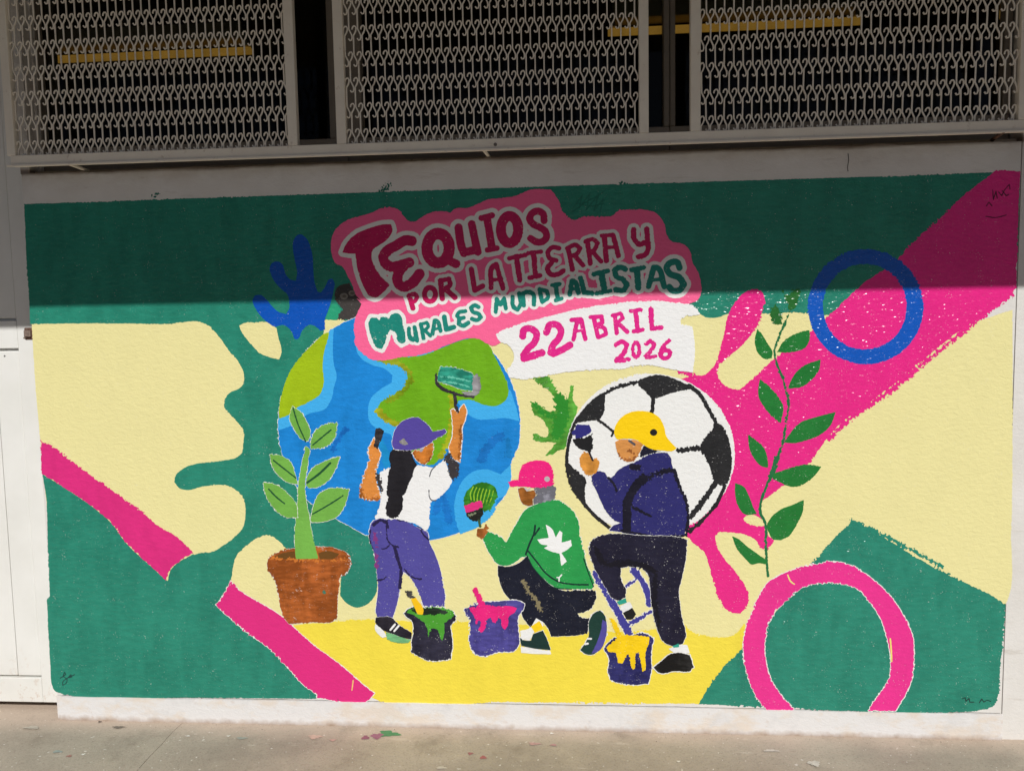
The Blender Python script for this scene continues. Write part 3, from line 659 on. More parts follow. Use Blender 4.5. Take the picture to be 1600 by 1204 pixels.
for pts, vein in LV:
    lf = shape('leaf', z6(pts), (118, 180, 76), plant, halo=1.0, rough=.8, dry=.5, stroke=.14); strokes('vein', [(z6(vein), 2.2 if vein[0][0] != 1120 else 3.6)], (32, 84, 50), lf, rough=.6)
pot = shape('pot', z7([(870, 260), (880, 200), (960, 160), (1040, 140), (1200, 130), (1330, 155), (1380, 180), (1397, 240), (1372, 300), (1330, 322), (1316, 420), (1306, 582), (1280, 600), (1150, 607), (1010, 617), (985, 590), (940, 440), (910, 330), (880, 290)]), (184, 98, 40), plant, dry=1.6, rough=1.1, halo=.6, stroke=.30, pits=.04)
shape('soil', z7([(905, 200), (960, 176), (1042, 162), (1048, 212), (980, 212)]), (108, 72, 30), pot, rough=.8); shape('soil', z7([(1188, 172), (1250, 160), (1322, 180), (1290, 206), (1200, 212)]), (108, 72, 30), pot, rough=.8)
strokes('rim_highlight', [(z7([(890, 200), (1000, 215), (1190, 222), (1370, 215)]), 3)], (206, 120, 50), pot, dry=2.4, rough=1.5); shape('green_fleck', z7([(1213, 418), (1226, 402), (1240, 422), (1228, 432)]), (70, 120, 100), pot, rough=.4)
shape('green_top_coat', z6([(1135, 850), (1150, 930), (1172, 1010), (1190, 1088), (1050, 1090), (1046, 1050), (1046, 900), (1050, 850)]), (120, 182, 78), plant, rough=.8)
# --- football
zb2 = T(860, 580, 4.3)
ball = shape('painted_football', ell(1016, 709, 131, 124.5, n=44), (236, 236, 234), halo=1.5, rough=.8, dry=1.0, gloss=.5, stroke=.05, label='black and white football')
def ballp(pts): shape('ball_patch', zb2(pts), BLACK, ball, dry=1.0, rough=.9, stroke=.2, pits=.03)
ballp([(575, 75), (640, 38), (750, 25), (860, 60), (930, 95), (985, 122), (900, 125), (800, 150), (720, 180), (690, 187), (650, 150), (600, 100)])
ballp([(372, 150), (366, 210), (350, 300), (300, 330), (270, 330), (170, 345), (190, 290), (250, 225), (310, 180)])
ballp([(113, 605), (150, 640), (200, 680), (237, 720), (232, 800), (240, 905), (195, 860), (138, 760)])
ballp([(1100, 330), (1150, 360), (1192, 440), (1217, 560), (1217, 640), (1192, 740), (1165, 772), (1100, 748), (1062, 620), (1010, 530), (1010, 500), (1050, 430), (1090, 380)])
strokes('ball_seam', [(zb2(p), w / 4.3) for p, w in [([(575, 75), (450, 105), (380, 140), (300, 190), (230, 260), (170, 340), (130, 450), (112, 560), (117, 680), (150, 780), (220, 880), (300, 970), (400, 1050)], 24), ([(320, 325), (380, 370), (425, 405)], 20), ([(425, 405), (410, 435)], 14), ([(692, 185), (682, 275)], 26), ([(930, 95), (1000, 150), (1060, 250), (1110, 340)], 28), ([(860, 530), (940, 520), (1015, 512)], 28), ([(1110, 745), (1040, 850), (940, 975)], 38), ([(1170, 770), (1120, 880), (1040, 980), (940, 1070)], 24)]], BLACK, ball, dry=.9, rough=.8, stroke=.2)
# --- title panel
t1 = T(500, 280, 5.3333); t2 = T(800, 280, 5); t3 = T(520, 440, 5.3333); t4 = T(760, 460, 4.4444)
BUB = (250, 104, 154); TIT = (200, 20, 92); TEAL = (26, 136, 122)
panel_pts = t1([(95, 600), (97, 500), (130, 420), (230, 340), (330, 310), (430, 280), (500, 247), (640, 243), (670, 260), (700, 310), (760, 355), (800, 350), (860, 310), (920, 280), (1010, 267), (1090, 280), (1120, 250), (1230, 240), (1330, 200), (1400, 170), (1500, 160), (1590, 147)]) + t2([(30, 130), (100, 100), (140, 85), (300, 82), (340, 130), (370, 180), (390, 240), (430, 290), (480, 325), (560, 295), (680, 290), (800, 275), (830, 245), (900, 240), (1060, 245), (1130, 270), (1190, 350), (1210, 440), (1240, 480), (1340, 510), (1390, 560), (1410, 650), (1450, 720), (1475, 800), (1480, 870), (1450, 940), (1400, 970), (1250, 985), (900, 1030)]) + t3([(1500, 470), (1400, 505), (1350, 532), (1280, 512), (1220, 477), (1150, 470), (1000, 510), (850, 570), (720, 612), (560, 630), (400, 655), (330, 650), (250, 600), (195, 540), (180, 450), (183, 330), (240, 185), (200, 140)]) + t1([(340, 1010), (300, 960), (260, 860), (230, 800), (190, 730), (130, 700), (105, 650)])
title = shape('title_panel', panel_pts, BUB, rough=.7, dry=.5, stroke=.06, label='pink cloud-shaped title panel lettered TEQUIOS POR LA TIERRA Y MURALES MUNDIALISTAS')
date = shape('date_panel', t4([(68, 280), (110, 250), (200, 215), (400, 160), (600, 110), (800, 75), (1000, 50), (1200, 45), (1350, 60), (1430, 75), (1470, 110), (1482, 140), (1400, 150), (1347, 167), (1352, 210), (1430, 217), (1442, 300), (1446, 420), (1432, 540), (1300, 522), (1150, 492), (900, 515), (700, 525), (500, 547), (330, 577), (230, 587), (160, 572), (138, 520), (180, 480), (190, 430), (150, 350), (100, 330)]), (238, 238, 238), rough=.8, dry=.7, stroke=.04, gloss=.55, label='white brushed panel with the date 22 ABRIL 2026')
def ring(cx, cy, rx, ry, n=20): p = ell(cx, cy, rx, ry, n=n); return p + [p[0]]
WL = 6.5
letters = []   # (frame, glyph strokes [(pts, width in crop px)], polygons, colour, halo px)
def glyph(fr, s, lines=(), polys=(), col=TIT, halo=WL): letters.append((fr, s, lines, polys, col, halo))
glyph(t1, 5.333, [], [[(190, 610), (215, 550), (300, 460), (400, 415), (520, 380), (590, 375), (605, 420), (585, 470), (540, 520), (490, 550), (440, 590), (427, 640), (450, 720), (500, 800), (580, 880), (530, 940), (460, 985), (415, 970), (370, 900), (330, 800), (310, 720), (297, 618), (240, 618)]])
glyph(t1, 5.333, [([(765, 515), (720, 510), (640, 550), (560, 600), (530, 650), (545, 700), (600, 730), (680, 715), (745, 695)], 82), ([(700, 720), (655, 780), (648, 850), (690, 895), (760, 870), (830, 790)], 84)])
glyph(t1, 5.333, [(ring(985, 575, 92, 122), 92), ([(1075, 680), (1135, 705)], 66)])
glyph(t1, 5.333, [([(1155, 405), (1180, 560), (1200, 615)], 66), ([(1265, 375), (1295, 520), (1315, 605)], 62), ([(1195, 605), (1250, 600), (1300, 585)], 66), ], [])
glyph(t1, 5.333, [([(1345, 325), (1435, 302)], 46), ([(1395, 340), (1432, 570)], 62), ([(1395, 590), (1475, 575)], 42)])
glyph(t1, 5.333, [(ring(1580, 420, 72, 112), 80)])
glyph(t2, 5, [([(250, 325), (245, 275), (205, 250), (160, 265), (137, 310), (165, 350), (220, 378), (262, 410), (270, 450), (235, 490), (190, 490), (145, 462)], 52)])
glyph(t1, 5.333, [([(745, 970), (775, 1075)], 40), ([(740, 975), (790, 957), (812, 980), (790, 1015), (760, 1025)], 34)], halo=5)
glyph(t1, 5.333, [(ring(917, 960, 46, 58), 40)], halo=5)
glyph(t1, 5.333, [([(1005, 845), (1020, 995)], 42), ([(1010, 845), (1075, 830), (1085, 880), (1035, 915)], 38), ([(1045, 915), (1125, 985)], 42)], halo=5)
glyph(t1, 5.333, [([(1262, 750), (1290, 925), (1355, 890)], 42)], halo=5)
glyph(t1, 5.333, [([(1425, 905), (1450, 720), (1470, 710), (1525, 910)], 38), ([(1440, 840), (1500, 835)], 26)], halo=5)
glyph(t2, 5, [([(-20, 618), (105, 592)], 32), ([(35, 605), (60, 785)], 40)], halo=5)
glyph(t2, 5, [([(125, 578), (228, 566)], 30), ([(170, 580), (182, 750)], 38), ([(138, 770), (222, 752)], 32)], halo=5)
glyph(t2, 5, [([(368, 540), (320, 532), (280, 572), (295, 618), (345, 635)], 34), ([(310, 650), (276, 700), (300, 742), (360, 742), (400, 715)], 36)], halo=5)
glyph(t2, 5, [([(440, 550), (472, 705)], 36), ([(430, 540), (500, 515), (532, 540), (505, 585), (462, 600)], 32), ([(490, 600), (555, 670)], 34), ], halo=5)
glyph(t2, 5, [([(590, 490), (612, 658)], 36), ([(575, 487), (635, 470), (668, 500), (640, 555), (600, 570)], 32), ([(630, 570), (695, 640)], 34)], halo=5)
glyph(t2, 5, [([(737, 635), (722, 455)], 40), ([(700, 442), (788, 435)], 32), ([(792, 445), (832, 598)], 38), ([(735, 538), (805, 528)], 26)], halo=5)
glyph(t2, 5, [([(950, 395), (955, 470), (1000, 510), (1045, 490)], 40), ([(1052, 390), (1058, 470), (1062, 550), (1040, 590), (990, 605)], 40)], halo=5.5)
glyph(t3, 5.333, [], [[(300, 340), (320, 300), (370, 305), (390, 325), (402, 298), (440, 295), (470, 308), (490, 275), (540, 265), (575, 300), (582, 360), (602, 420), (607, 500), (572, 515), (545, 490), (520, 420), (480, 402), (457, 430), (440, 500), (410, 560), (370, 547), (330, 480), (310, 410)]], TEAL, 5.5)
glyph(t3, 5.333, [([(635, 390), (642, 460), (665, 483), (688, 465), (682, 380), (702, 488)], 32)], (), TEAL, 4.5)
glyph(t3, 5.333, [([(735, 355), (757, 470)], 32), ([(735, 355), (785, 340), (797, 370), (765, 405)], 26), ([(770, 410), (815, 450)], 28)], (), TEAL, 4.5)
glyph(t3, 5.333, [([(832, 435), (850, 325), (862, 325), (900, 410)], 32), ([(842, 398), (880, 388)], 20)], (), TEAL, 4.5)
glyph(t3, 5.333, [([(930, 295), (946, 398), (1010, 378)], 38)], (), TEAL, 4.5)
glyph(t3, 5.333, [([(1105, 245), (1050, 258), (1035, 285), (1060, 305), (1092, 300)], 30), ([(1055, 305), (1050, 350), (1085, 367), (1130, 342)], 34)], (), TEAL, 4.5)
glyph(t3, 5.333, [([(1215, 212), (1185, 197), (1152, 217), (1167, 250), (1215, 268), (1235, 295), (1205, 320), (1160, 310)], 32)], (), TEAL, 4.5)
glyph(t3, 5.333, [([(1358, 252), (1365, 145), (1398, 190), (1428, 140), (1442, 222)], 32)], (), TEAL, 4.5)
glyph(t3, 5.333, [([(1497, 125), (1510, 215), (1540, 232), (1560, 200), (1553, 95)], 32)], (), TEAL, 4.5)
glyph(t2, 5, [([(92, 985), (86, 892), (122, 880), (160, 890), (172, 978)], 32)], (), TEAL, 4.5)
glyph(t2, 5, [([(215, 862), (236, 958)], 32), ([(215, 862), (268, 875), (282, 920), (240, 958)], 30)], (), TEAL, 4.5)
glyph(t2, 5, [([(312, 826), (372, 820)], 28), ([(340, 832), (358, 930)], 32), ([(342, 946), (388, 932)], 28)], (), TEAL, 4.5)
glyph(t2, 5, [([(450, 900), (468, 795), (478, 795), (520, 888)], 34), ([(460, 860), (502, 850)], 22)], (), TEAL, 4.5)
glyph(t2, 5, [([(535, 772), (565, 885), (628, 890)], 36)], (), TEAL, 4.5)
glyph(t2, 5, [([(640, 742), (748, 716)], 34), ([(700, 742), (722, 870)], 48), ([(660, 892), (768, 872)], 32)], (), TEAL, 5)
glyph(t2, 5, [([(885, 702), (840, 687), (802, 710), (812, 757), (868, 785), (898, 828), (868, 868), (810, 862)], 40)], (), TEAL, 5)
glyph(t2, 5, [([(932, 708), (1028, 690)], 34), ([(975, 712), (987, 850)], 44)], (), TEAL, 5)
glyph(t2, 5, [([(1066, 838), (1108, 690), (1125, 690), (1190, 838)], 42), ([(1085, 790), (1162, 780)], 26)], (), TEAL, 5)
glyph(t2, 5, [([(1308, 692), (1290, 650), (1240, 652), (1207, 690), (1232, 738), (1305, 768), (1342, 820), (1308, 866), (1252, 868), (1227, 842)], 48)], (), TEAL, 6)
def glyph_sdf(fr, s, lines, polys, grow=0.0):
    fs = []
    if lines:
        L = []
        for P, w in lines:
            Q = fr(P)
            if len(P) > 2:
                closed = P[0] == P[-1]
                if closed: q = smooth(Q[:-1], 80, 2.0); q = q + [q[0]]
                else:
                    q = smooth(list(Q) + list(Q)[::-1][1:-1], 70, 2.0); e = Q[-1]
                    b = min(range(len(q)), key=lambda i: (q[i][0] - e[0]) ** 2 + (q[i][1] - e[1]) ** 2); q = q[:b + 1]
            else: q = Q
            L.append((cells(q), cellw(w / s, Q[0])))
        fs.append(stroke_sdf(L, grow))
    for p in polys:
        w, F = poly_sdf([cells(smooth(fr(p), 60))]); fs.append((w, np.clip(F + grow, -BAND, BAND)))
    return union(fs)
hal = [glyph_sdf(*l[:4], grow=l[5] * 1.15) for l in letters]
emit('lettering_outline', union(hal), paint((236, 235, 232), stroke=.05), title, .5, .15)
for l in letters: emit('letter', glyph_sdf(*l[:4], grow=.30), paint(l[4], .06 if l[4] == TEAL else .03, .36, .14), title, .5, .2)
# --- date lettering
DP = (228, 40, 140)
for L in [[([(252, 290), (262, 245), (310, 238), (348, 270), (338, 325), (290, 375), (258, 420)], 40), ([(262, 443), (385, 405)], 44)], [([(417, 262), (442, 210), (488, 210), (518, 250), (500, 308), (460, 355), (447, 405)], 40), ([(465, 412), (540, 375), (580, 350)], 40)],
          [([(605, 312), (632, 172)], 26), ([(592, 176), (655, 172)], 26), ([(660, 182), (686, 308)], 28), ([(628, 255), (672, 246)], 18)], [([(745, 162), (775, 295)], 26), ([(722, 158), (800, 152), (805, 195), (762, 215), (822, 240), (830, 275), (782, 296)], 24)], [([(892, 152), (905, 268)], 26), ([(875, 145), (932, 132), (948, 165), (902, 200)], 22), ([(920, 205), (978, 258)], 26)],
          [([(1003, 116), (1068, 106)], 24), ([(1035, 115), (1050, 250)], 28), ([(1023, 256), (1083, 245)], 24)], [([(1142, 103), (1148, 235)], 30), ([(1148, 237), (1212, 230)], 28)],
          [([(900, 350), (940, 326), (978, 350), (958, 400), (905, 455)], 28), ([(898, 464), (988, 448)], 22)], [(ring(1038, 383, 24, 50), 22)], [([(1107, 345), (1140, 321), (1163, 345), (1143, 390), (1107, 428)], 24), ([(1112, 440), (1176, 427)], 20)], [([(1268, 318), (1222, 370), (1207, 420), (1230, 443), (1268, 430), (1275, 397), (1240, 388), (1213, 408)], 24)]]:
    emit('letter', glyph_sdf(t4, 4.4444, [(P, w * 1.2) for P, w in L], ()), paint(DP, .13, .34, .14), date, .6, .4)
# --- climbing sprig at the right
q5 = T(1120, 440, 5.015); q6 = T(1120, 660, 5.015)
sprig = strokes('painted_sprig', [(q5([(572, 225), (558, 270), (540, 310), (490, 420), (462, 500), (452, 540), (465, 620), (490, 690), (512, 740), (540, 850), (556, 900), (560, 950), (545, 1080), (535, 1150)]), 3.2), (q6([(535, 40), (520, 150), (470, 280), (430, 400)]), 3.6), (q6([(470, 280), (430, 400), (420, 420)]), 8), (q6([(430, 400), (390, 500), (345, 620), (340, 700), (380, 790), (385, 900), (385, 1000), (390, 1090), (402, 1200)]), 4.0)], (36, 112, 66), dry=.8, rough=.8, pits=.05, label='climbing green sprig with pairs of leaves at the right')
for pts, sp in [(q5([(420, 205), (460, 183), (500, 240), (506, 330), (470, 335), (425, 290)]), 1), (q5([(512, 66), (540, 95), (570, 95), (600, 60), (652, 66), (642, 140), (602, 222), (560, 222), (540, 130)]), 1), (q5([(317, 365), (360, 420), (400, 490), (437, 548), (430, 600), (380, 606), (325, 560), (298, 480)]), 0), (q5([(468, 552), (530, 460), (620, 405), (724, 378), (728, 450), (700, 510), (600, 550)]), 0), (q5([(556, 835), (600, 740), (680, 660), (814, 608), (802, 690), (740, 770), (650, 827)]), 0), (q5([(337, 760), (400, 810), (480, 900), (522, 980), (512, 1060), (500, 1108), (440, 1060), (370, 980), (323, 890)]), 0), ([(1224, 691), (1232, 680), (1250, 660), (1276, 651), (1306, 643), (1297, 665), (1283, 678), (1262, 687), (1240, 692)], 0), (q6([(244, 92), (300, 130), (370, 200), (395, 270), (402, 352), (360, 345), (300, 290), (255, 200)]), 0), (q6([(440, 400), (540, 365), (720, 328), (818, 345), (770, 410), (700, 470), (600, 502), (500, 470), (440, 440)]), 0), (q6([(144, 472), (210, 500), (250, 570), (290, 670), (312, 715), (220, 718), (165, 650), (143, 560)]), 0), (q6([(388, 822), (420, 750), (500, 680), (600, 640), (683, 602), (672, 700), (630, 790), (570, 880), (500, 917), (440, 912), (408, 860)]), 0), (q6([(118, 888), (160, 905), (240, 970), (310, 1020), (395, 1080), (385, 1108), (320, 1100), (280, 1112), (220, 1060), (160, 990)]), 0)]:
    shape('leaf', pts, (40, 108, 46) if sp else LEAFG, sprig, rough=.6 + .5 * sp, dry=1.2 * sp + .2, stroke=.14, pits=.10 if sp else .03, gloss=.3, corner=60)
# --- girl with paint roller
a3 = T(540, 640, 6.02); a4 = T(540, 790, 5.015); a2 = T(540, 560, 5.3333)
girl = shape('painted_person', a3([(420, 545), (350, 580), (318, 600), (310, 640), (330, 760), (340, 830), (310, 940), (280, 1022), (400, 1045), (560, 1050), (690, 1085), (752, 1135), (780, 1100), (785, 980), (795, 870), (860, 830), (960, 740), (1002, 670), (980, 610), (935, 468), (880, 510), (830, 540), (740, 530), (670, 520), (560, 500)]), (238, 238, 238), halo=1.2, gloss=.5, stroke=.04, label='person in purple cap and white shirt rolling paint onto the globe')
shape('arm', a3([(272, 258), (240, 320), (213, 390), (218, 440), (235, 460), (200, 540), (165, 650), (145, 740), (138, 820), (190, 837), (260, 847), (322, 830), (327, 780), (300, 690), (290, 600), (300, 510), (322, 450), (330, 400), (310, 370), (290, 330)]), OCH, girl, halo=1.8, dry=1.0, rough=.9, stroke=.2, pits=.05)
shape('held_brush', a3([(283, 182), (320, 168), (357, 195), (350, 250), (320, 310), (300, 372), (268, 350), (275, 260)]), (52, 48, 52), girl, dry=1.4, rough=.8, stroke=.4, pits=.08)
shape('arm', a2([(878, 428), (900, 418), (938, 452), (962, 408), (990, 383), (1007, 430), (1000, 500), (975, 560), (970, 650), (960, 780), (952, 862), (900, 832), (862, 760), (890, 650), (895, 560)]), OCH, girl, halo=1.8, dry=1.0, rough=.9, stroke=.2, pits=.05)
shape('sleeve_shade', a3([(950, 418), (980, 408), (1020, 470), (1067, 500), (1060, 580), (1040, 640), (1000, 667), (978, 610), (958, 530), (933, 458)]), (58, 54, 58), girl, dry=1.8, rough=1.2, pits=.14)
strokes('sleeve_shade', [(a3([(300, 600), (310, 660), (335, 760)]), 5)], (60, 56, 58), girl, dry=2.4, rough=1.4)
strokes('fold', [(a3([(845, 528), (808, 570), (790, 625)]), 2), (a3([(785, 755), (790, 820), (812, 850), (850, 850)]), 1.8)], (90, 90, 96), girl)
shape('hair', a3([(450, 365), (422, 400), (413, 450), (425, 530), (405, 600), (395, 700), (388, 800), (400, 830), (380, 900), (383, 990), (430, 1022), (480, 1012), (522, 960), (542, 870), (542, 810), (572, 760), (592, 690), (622, 640), (642, 560), (677, 520), (640, 460), (620, 380), (540, 365)]), (32, 30, 36), girl, rough=.8, dry=.4, stroke=.2)
shape('face', a3([(628, 390), (660, 370), (700, 385), (740, 340), (800, 308), (828, 330), (822, 400), (800, 460), (760, 508), (710, 502), (660, 462), (632, 410)]), (218, 130, 48), girl, halo=1.2, dry=.8, rough=.8, stroke=.25, pits=.05)
shape('ear', a3([(695, 365), (740, 345), (720, 390), (703, 398)]), (160, 160, 176), girl)
cap = shape('cap', a3([(440, 330), (445, 270), (465, 190), (530, 110), (620, 75), (680, 70), (740, 110), (790, 160), (818, 202), (880, 195), (932, 178), (952, 205), (920, 238), (850, 267), (800, 310), (740, 345), (680, 367), (560, 378), (460, 367)]), (86, 72, 160), girl, halo=.6, rough=.7, dry=.3, stroke=.1)
shape('cap_badge', a3([(503, 290), (550, 268), (592, 317), (560, 332), (512, 315)]), (176, 172, 170), cap, dry=.8, rough=.5, stroke=.4)
tr_ = shape('trousers', a4([(215, 122), (260, 100), (330, 105), (420, 105), (520, 140), (610, 190), (642, 200), (660, 290), (700, 370), (735, 470), (762, 600), (777, 700), (777, 787), (620, 800), (590, 720), (560, 640), (520, 580), (480, 530), (455, 513), (440, 560), (425, 650), (410, 740), (385, 830), (370, 872), (250, 872), (238, 830), (245, 750), (255, 640), (245, 520), (235, 420), (215, 340), (188, 260), (190, 180)]), (82, 76, 156), girl, halo=1.0, rough=.6, dry=.3, stroke=.1, pits=.02)
strokes('trouser_fold', [(a4(p), w / 5.015) for p, w in [([(325, 110), (322, 200), (345, 290), (415, 322)], 11), ([(385, 320), (405, 400), (430, 480), (427, 640)], 24), ([(460, 490), (520, 555), (590, 572)], 12), ([(220, 145), (270, 112), (320, 130), (330, 165)], 20), ([(195, 190), (190, 260), (215, 335)], 8), ([(400, 105), (520, 137), (610, 185)], 7), ([(250, 580), (290, 575), (322, 553)], 12), ([(590, 190), (620, 235), (652, 262)], 12), ([(285, 335), (320, 330), (345, 300)], 9)]], (38, 32, 72), tr_, rough=.5, dry=.4)
strokes('red_daub', [(a4([(228, 220), (245, 320)]), 4), (a4([(240, 380), (248, 480)]), 4)], (132, 58, 128), tr_, dry=1.8, rough=1)
shoe = shape('shoe', a4([(240, 868), (360, 872), (420, 930), (470, 960), (522, 990), (517, 1042), (450, 1032), (380, 1002), (310, 980), (250, 940), (233, 910)]), (38, 34, 46), girl, halo=.6, dry=.5, stroke=.3)
shape('sole', a4([(233, 918), (300, 978), (325, 1020), (290, 1032), (248, 992), (230, 960)]), (236, 236, 234), shoe); shape('sole', a4([(318, 985), (400, 1012), (512, 1047), (500, 1067), (420, 1072), (330, 1050)]), (128, 200, 140), shoe, dry=.6, stroke=.3)
strokes('shoe_mark', [(a4([(352, 968), (388, 925)]), 3), (a4([(382, 978), (417, 937)]), 3)], (240, 240, 240), shoe, rough=.3)
roll = shape('painted_roller', a2([(795, 65), (900, 75), (1000, 100), (1070, 130), (1060, 270), (960, 255), (860, 215), (765, 190), (768, 120)]), (44, 160, 136), halo=.8, dry=.4, rough=.9, stroke=.4, label='teal paint roller against the globe')
strokes('roller_frame', [(a2([(757, 130), (760, 200), (800, 245), (880, 280), (1000, 310), (1060, 310)]), 4.5), (a2([(1085, 160), (1085, 250), (1060, 315)]), 6), (a2([(905, 285), (915, 340), (918, 400), (935, 440)]), 5)], (66, 60, 66), roll, dry=1.4, rough=.8, stroke=.4)
shape('roller_end', a2([(1062, 140), (1100, 130), (1122, 180), (1120, 270), (1080, 310), (1000, 300), (960, 275), (1060, 275)]), (164, 162, 166), roll, dry=1.6, rough=1.0, stroke=.4)
strokes('roller_streak', [(a2([(790, 150), (900, 160), (1040, 190)]), 2.2), (a2([(800, 190), (920, 205), (1030, 235)]), 2)], (104, 196, 172), roll, dry=.8, rough=1.0)
strokes('face_daub', [(a3([(640, 400), (670, 455), (715, 495), (760, 500), (805, 440)]), 2.4)], (176, 96, 34), girl, dry=1.6, rough=1.2, stroke=.3)
strokes('arm_daub', [(a3([(150, 740), (150, 815), (220, 838), (300, 830)]), 2.6), (a2([(960, 560), (955, 700), (945, 850)]), 3)], (186, 108, 42), girl, dry=2.0, rough=1.2, stroke=.3)
# --- crouching painter in green
b5 = T(700, 700, 5.473); b6 = T(700, 840, 6.02)
man = shape('painted_person', b5([(345, 712), (420, 740), (500, 805), (540, 720), (600, 620), (640, 550), (700, 500), (760, 475), (860, 440), (930, 445), (1010, 480), (1080, 550), (1117, 630), (1130, 750), (1160, 880), (1190, 1000), (1245, 1170), (1232, 1205), (1060, 1205), (900, 1190), (790, 1100), (710, 1010), (668, 930), (640, 928), (580, 970), (500, 1003), (430, 992), (370, 920), (325, 840), (298, 770)]), (42, 156, 78), halo=1.2, rough=.8, dry=.5, stroke=.14, pits=.04, label='crouching person in pink cap and green sweater painting with a brush')
mt = shape('trousers', b6([(468, 258), (560, 268), (690, 218), (745, 165), (800, 275), (900, 385), (1050, 485), (1200, 492), (1387, 490), (1392, 560), (1372, 620), (1300, 690), (1220, 712), (1250, 747), (1340, 750), (1310, 902), (1200, 915), (970, 927), (930, 830), (880, 780), (830, 770), (780, 842), (720, 770), (690, 700), (700, 620), (600, 590), (540, 530), (500, 450), (473, 350)]), (20, 24, 42), man, halo=.8, rough=.8, dry=.5, stroke=.2, pits=.03)
strokes('khaki_scuff', [(b6([(700, 410), (760, 500), (840, 600), (865, 680)]), 6)], (132, 122, 92), mt, dry=2.6, rough=1.6, pits=0)
strokes('sweater_line', [(b5(p), w / 5.473) for p, w in [([(680, 870), (760, 970), (830, 1060), (950, 1140), (1060, 1160), (1200, 1165)], 13), ([(675, 915), (730, 1020), (800, 1100), (900, 1185), (1060, 1205)], 9), ([(745, 660), (738, 720), (700, 810), (665, 905)], 17), ([(782, 680), (742, 740)], 15), ([(1160, 940), (1200, 1060), (1245, 1180)], 9)]], (18, 52, 46), man, rough=.5)
shape('hand', b5([(250, 690), (310, 680), (322, 648), (348, 680), (322, 740), (292, 778), (243, 750)]), (172, 100, 42), man, dry=.8, rough=.6, stroke=.3)
shape('face', b5([(597, 340), (650, 332), (680, 360), (740, 358), (752, 400), (727, 440), (727, 487), (680, 492), (640, 472), (608, 400)]), (172, 104, 40), man, halo=.6, dry=.8, stroke=.3, rough=.6)
strokes('ear', [(b5([(662, 340), (678, 362), (700, 345)]), 3)], (200, 196, 200), man, dry=.8)
shape('hair', b5([(735, 335), (905, 312), (918, 360), (908, 432), (830, 452), (735, 480), (725, 440), (757, 400)]), (146, 146, 158), man, dry=1.2, stroke=.5, pits=.10)
mc = shape('cap', b5([(512, 290), (540, 278), (600, 270), (612, 200), (632, 140), (700, 115), (780, 103), (860, 125), (887, 160), (902, 230), (908, 310), (820, 332), (740, 337), (640, 325), (535, 330)]), (240, 34, 128), man, dry=.9, rough=.9, stroke=.1, pits=.03)
shape('cap_badge', ell(*b5([(848, 262)])[0], 4.2, 4.2), (190, 180, 186), mc, rough=.6)
br = shape('painted_brush', b5([(155, 548), (220, 533), (300, 503), (303, 560), (270, 622), (230, 622), (170, 592)]), (48, 50, 44), rough=.6, dry=.6, stroke=.4, label='paintbrush loaded with pink held by the crouching painter')
shape('bristles', b5([(138, 495), (200, 465), (282, 445), (303, 500), (220, 532), (160, 552)]), (226, 50, 130), br, dry=.6); strokes('brush_handle', [(b5([(265, 618), (276, 665)]), 4)], (60, 90, 60), br)
strokes('ferrule_glint', [(b5([(185, 570), (230, 560)]), 3)], (130, 140, 110), br, dry=1.2)
shape('sweater_print', b5([(835, 650), (882, 680), (922, 760), (955, 700), (978, 720), (970, 805), (1050, 785), (1057, 830), (1000, 880), (970, 892), (1015, 965), (968, 1008), (955, 900), (880, 880), (820, 852), (860, 830), (790, 815), (762, 778), (862, 765)]), (240, 240, 240), man, rough=.7, gloss=.5, stroke=.03, label='white leaf emblem on the green sweater')
strokes('small_white_mark', [(b5([(932, 1103), (950, 1104), (972, 1080)]), 2), (b5([(950, 1105), (950, 1135)]), 2)], (240, 240, 240), man, rough=.3)
sh = shape('shoe', b6([(1330, 770), (1380, 700), (1430, 678), (1472, 720), (1492, 800), (1482, 940), (1430, 1040), (1370, 1092), (1300, 1092), (1243, 1050), (1290, 990), (1320, 930)]), (26, 62, 54), man, halo=1.2, stroke=.15)
shape('shoe_side', b6([(1452, 762), (1492, 790), (1482, 940), (1425, 1058), (1350, 1085), (1400, 980), (1440, 860)]), (82, 76, 156), sh); strokes('lace', [(b6([(1315, 945), (1345, 945)]), 3), (b6([(1290, 995), (1315, 990)]), 3)], (238, 238, 238), sh, rough=.4)
shape('sock', b6([(678, 870), (760, 850), (830, 752), (895, 790), (890, 842), (805, 890), (770, 965), (688, 950)]), (238, 238, 236), man); shape('sock_stripe', b6([(778, 830), (860, 778), (893, 840), (820, 893)]), (248, 210, 30), man)
s2 = shape('shoe', b6([(672, 932), (720, 960), (780, 962), (800, 900), (892, 868), (932, 950), (967, 1052), (840, 1042), (690, 1012)]), (24, 52, 48), man, halo=.8); shape('sole', b6([(683, 1018), (840, 1042), (962, 1060), (972, 1092), (800, 1087), (688, 1077)]), (238, 238, 236), s2)
strokes('lace', [(b6([(690, 930), (760, 935)]), 4), (b6([(700, 915), (705, 950)]), 3), (b6([(745, 915), (750, 950)]), 3)], (238, 238, 238), s2, rough=.4)
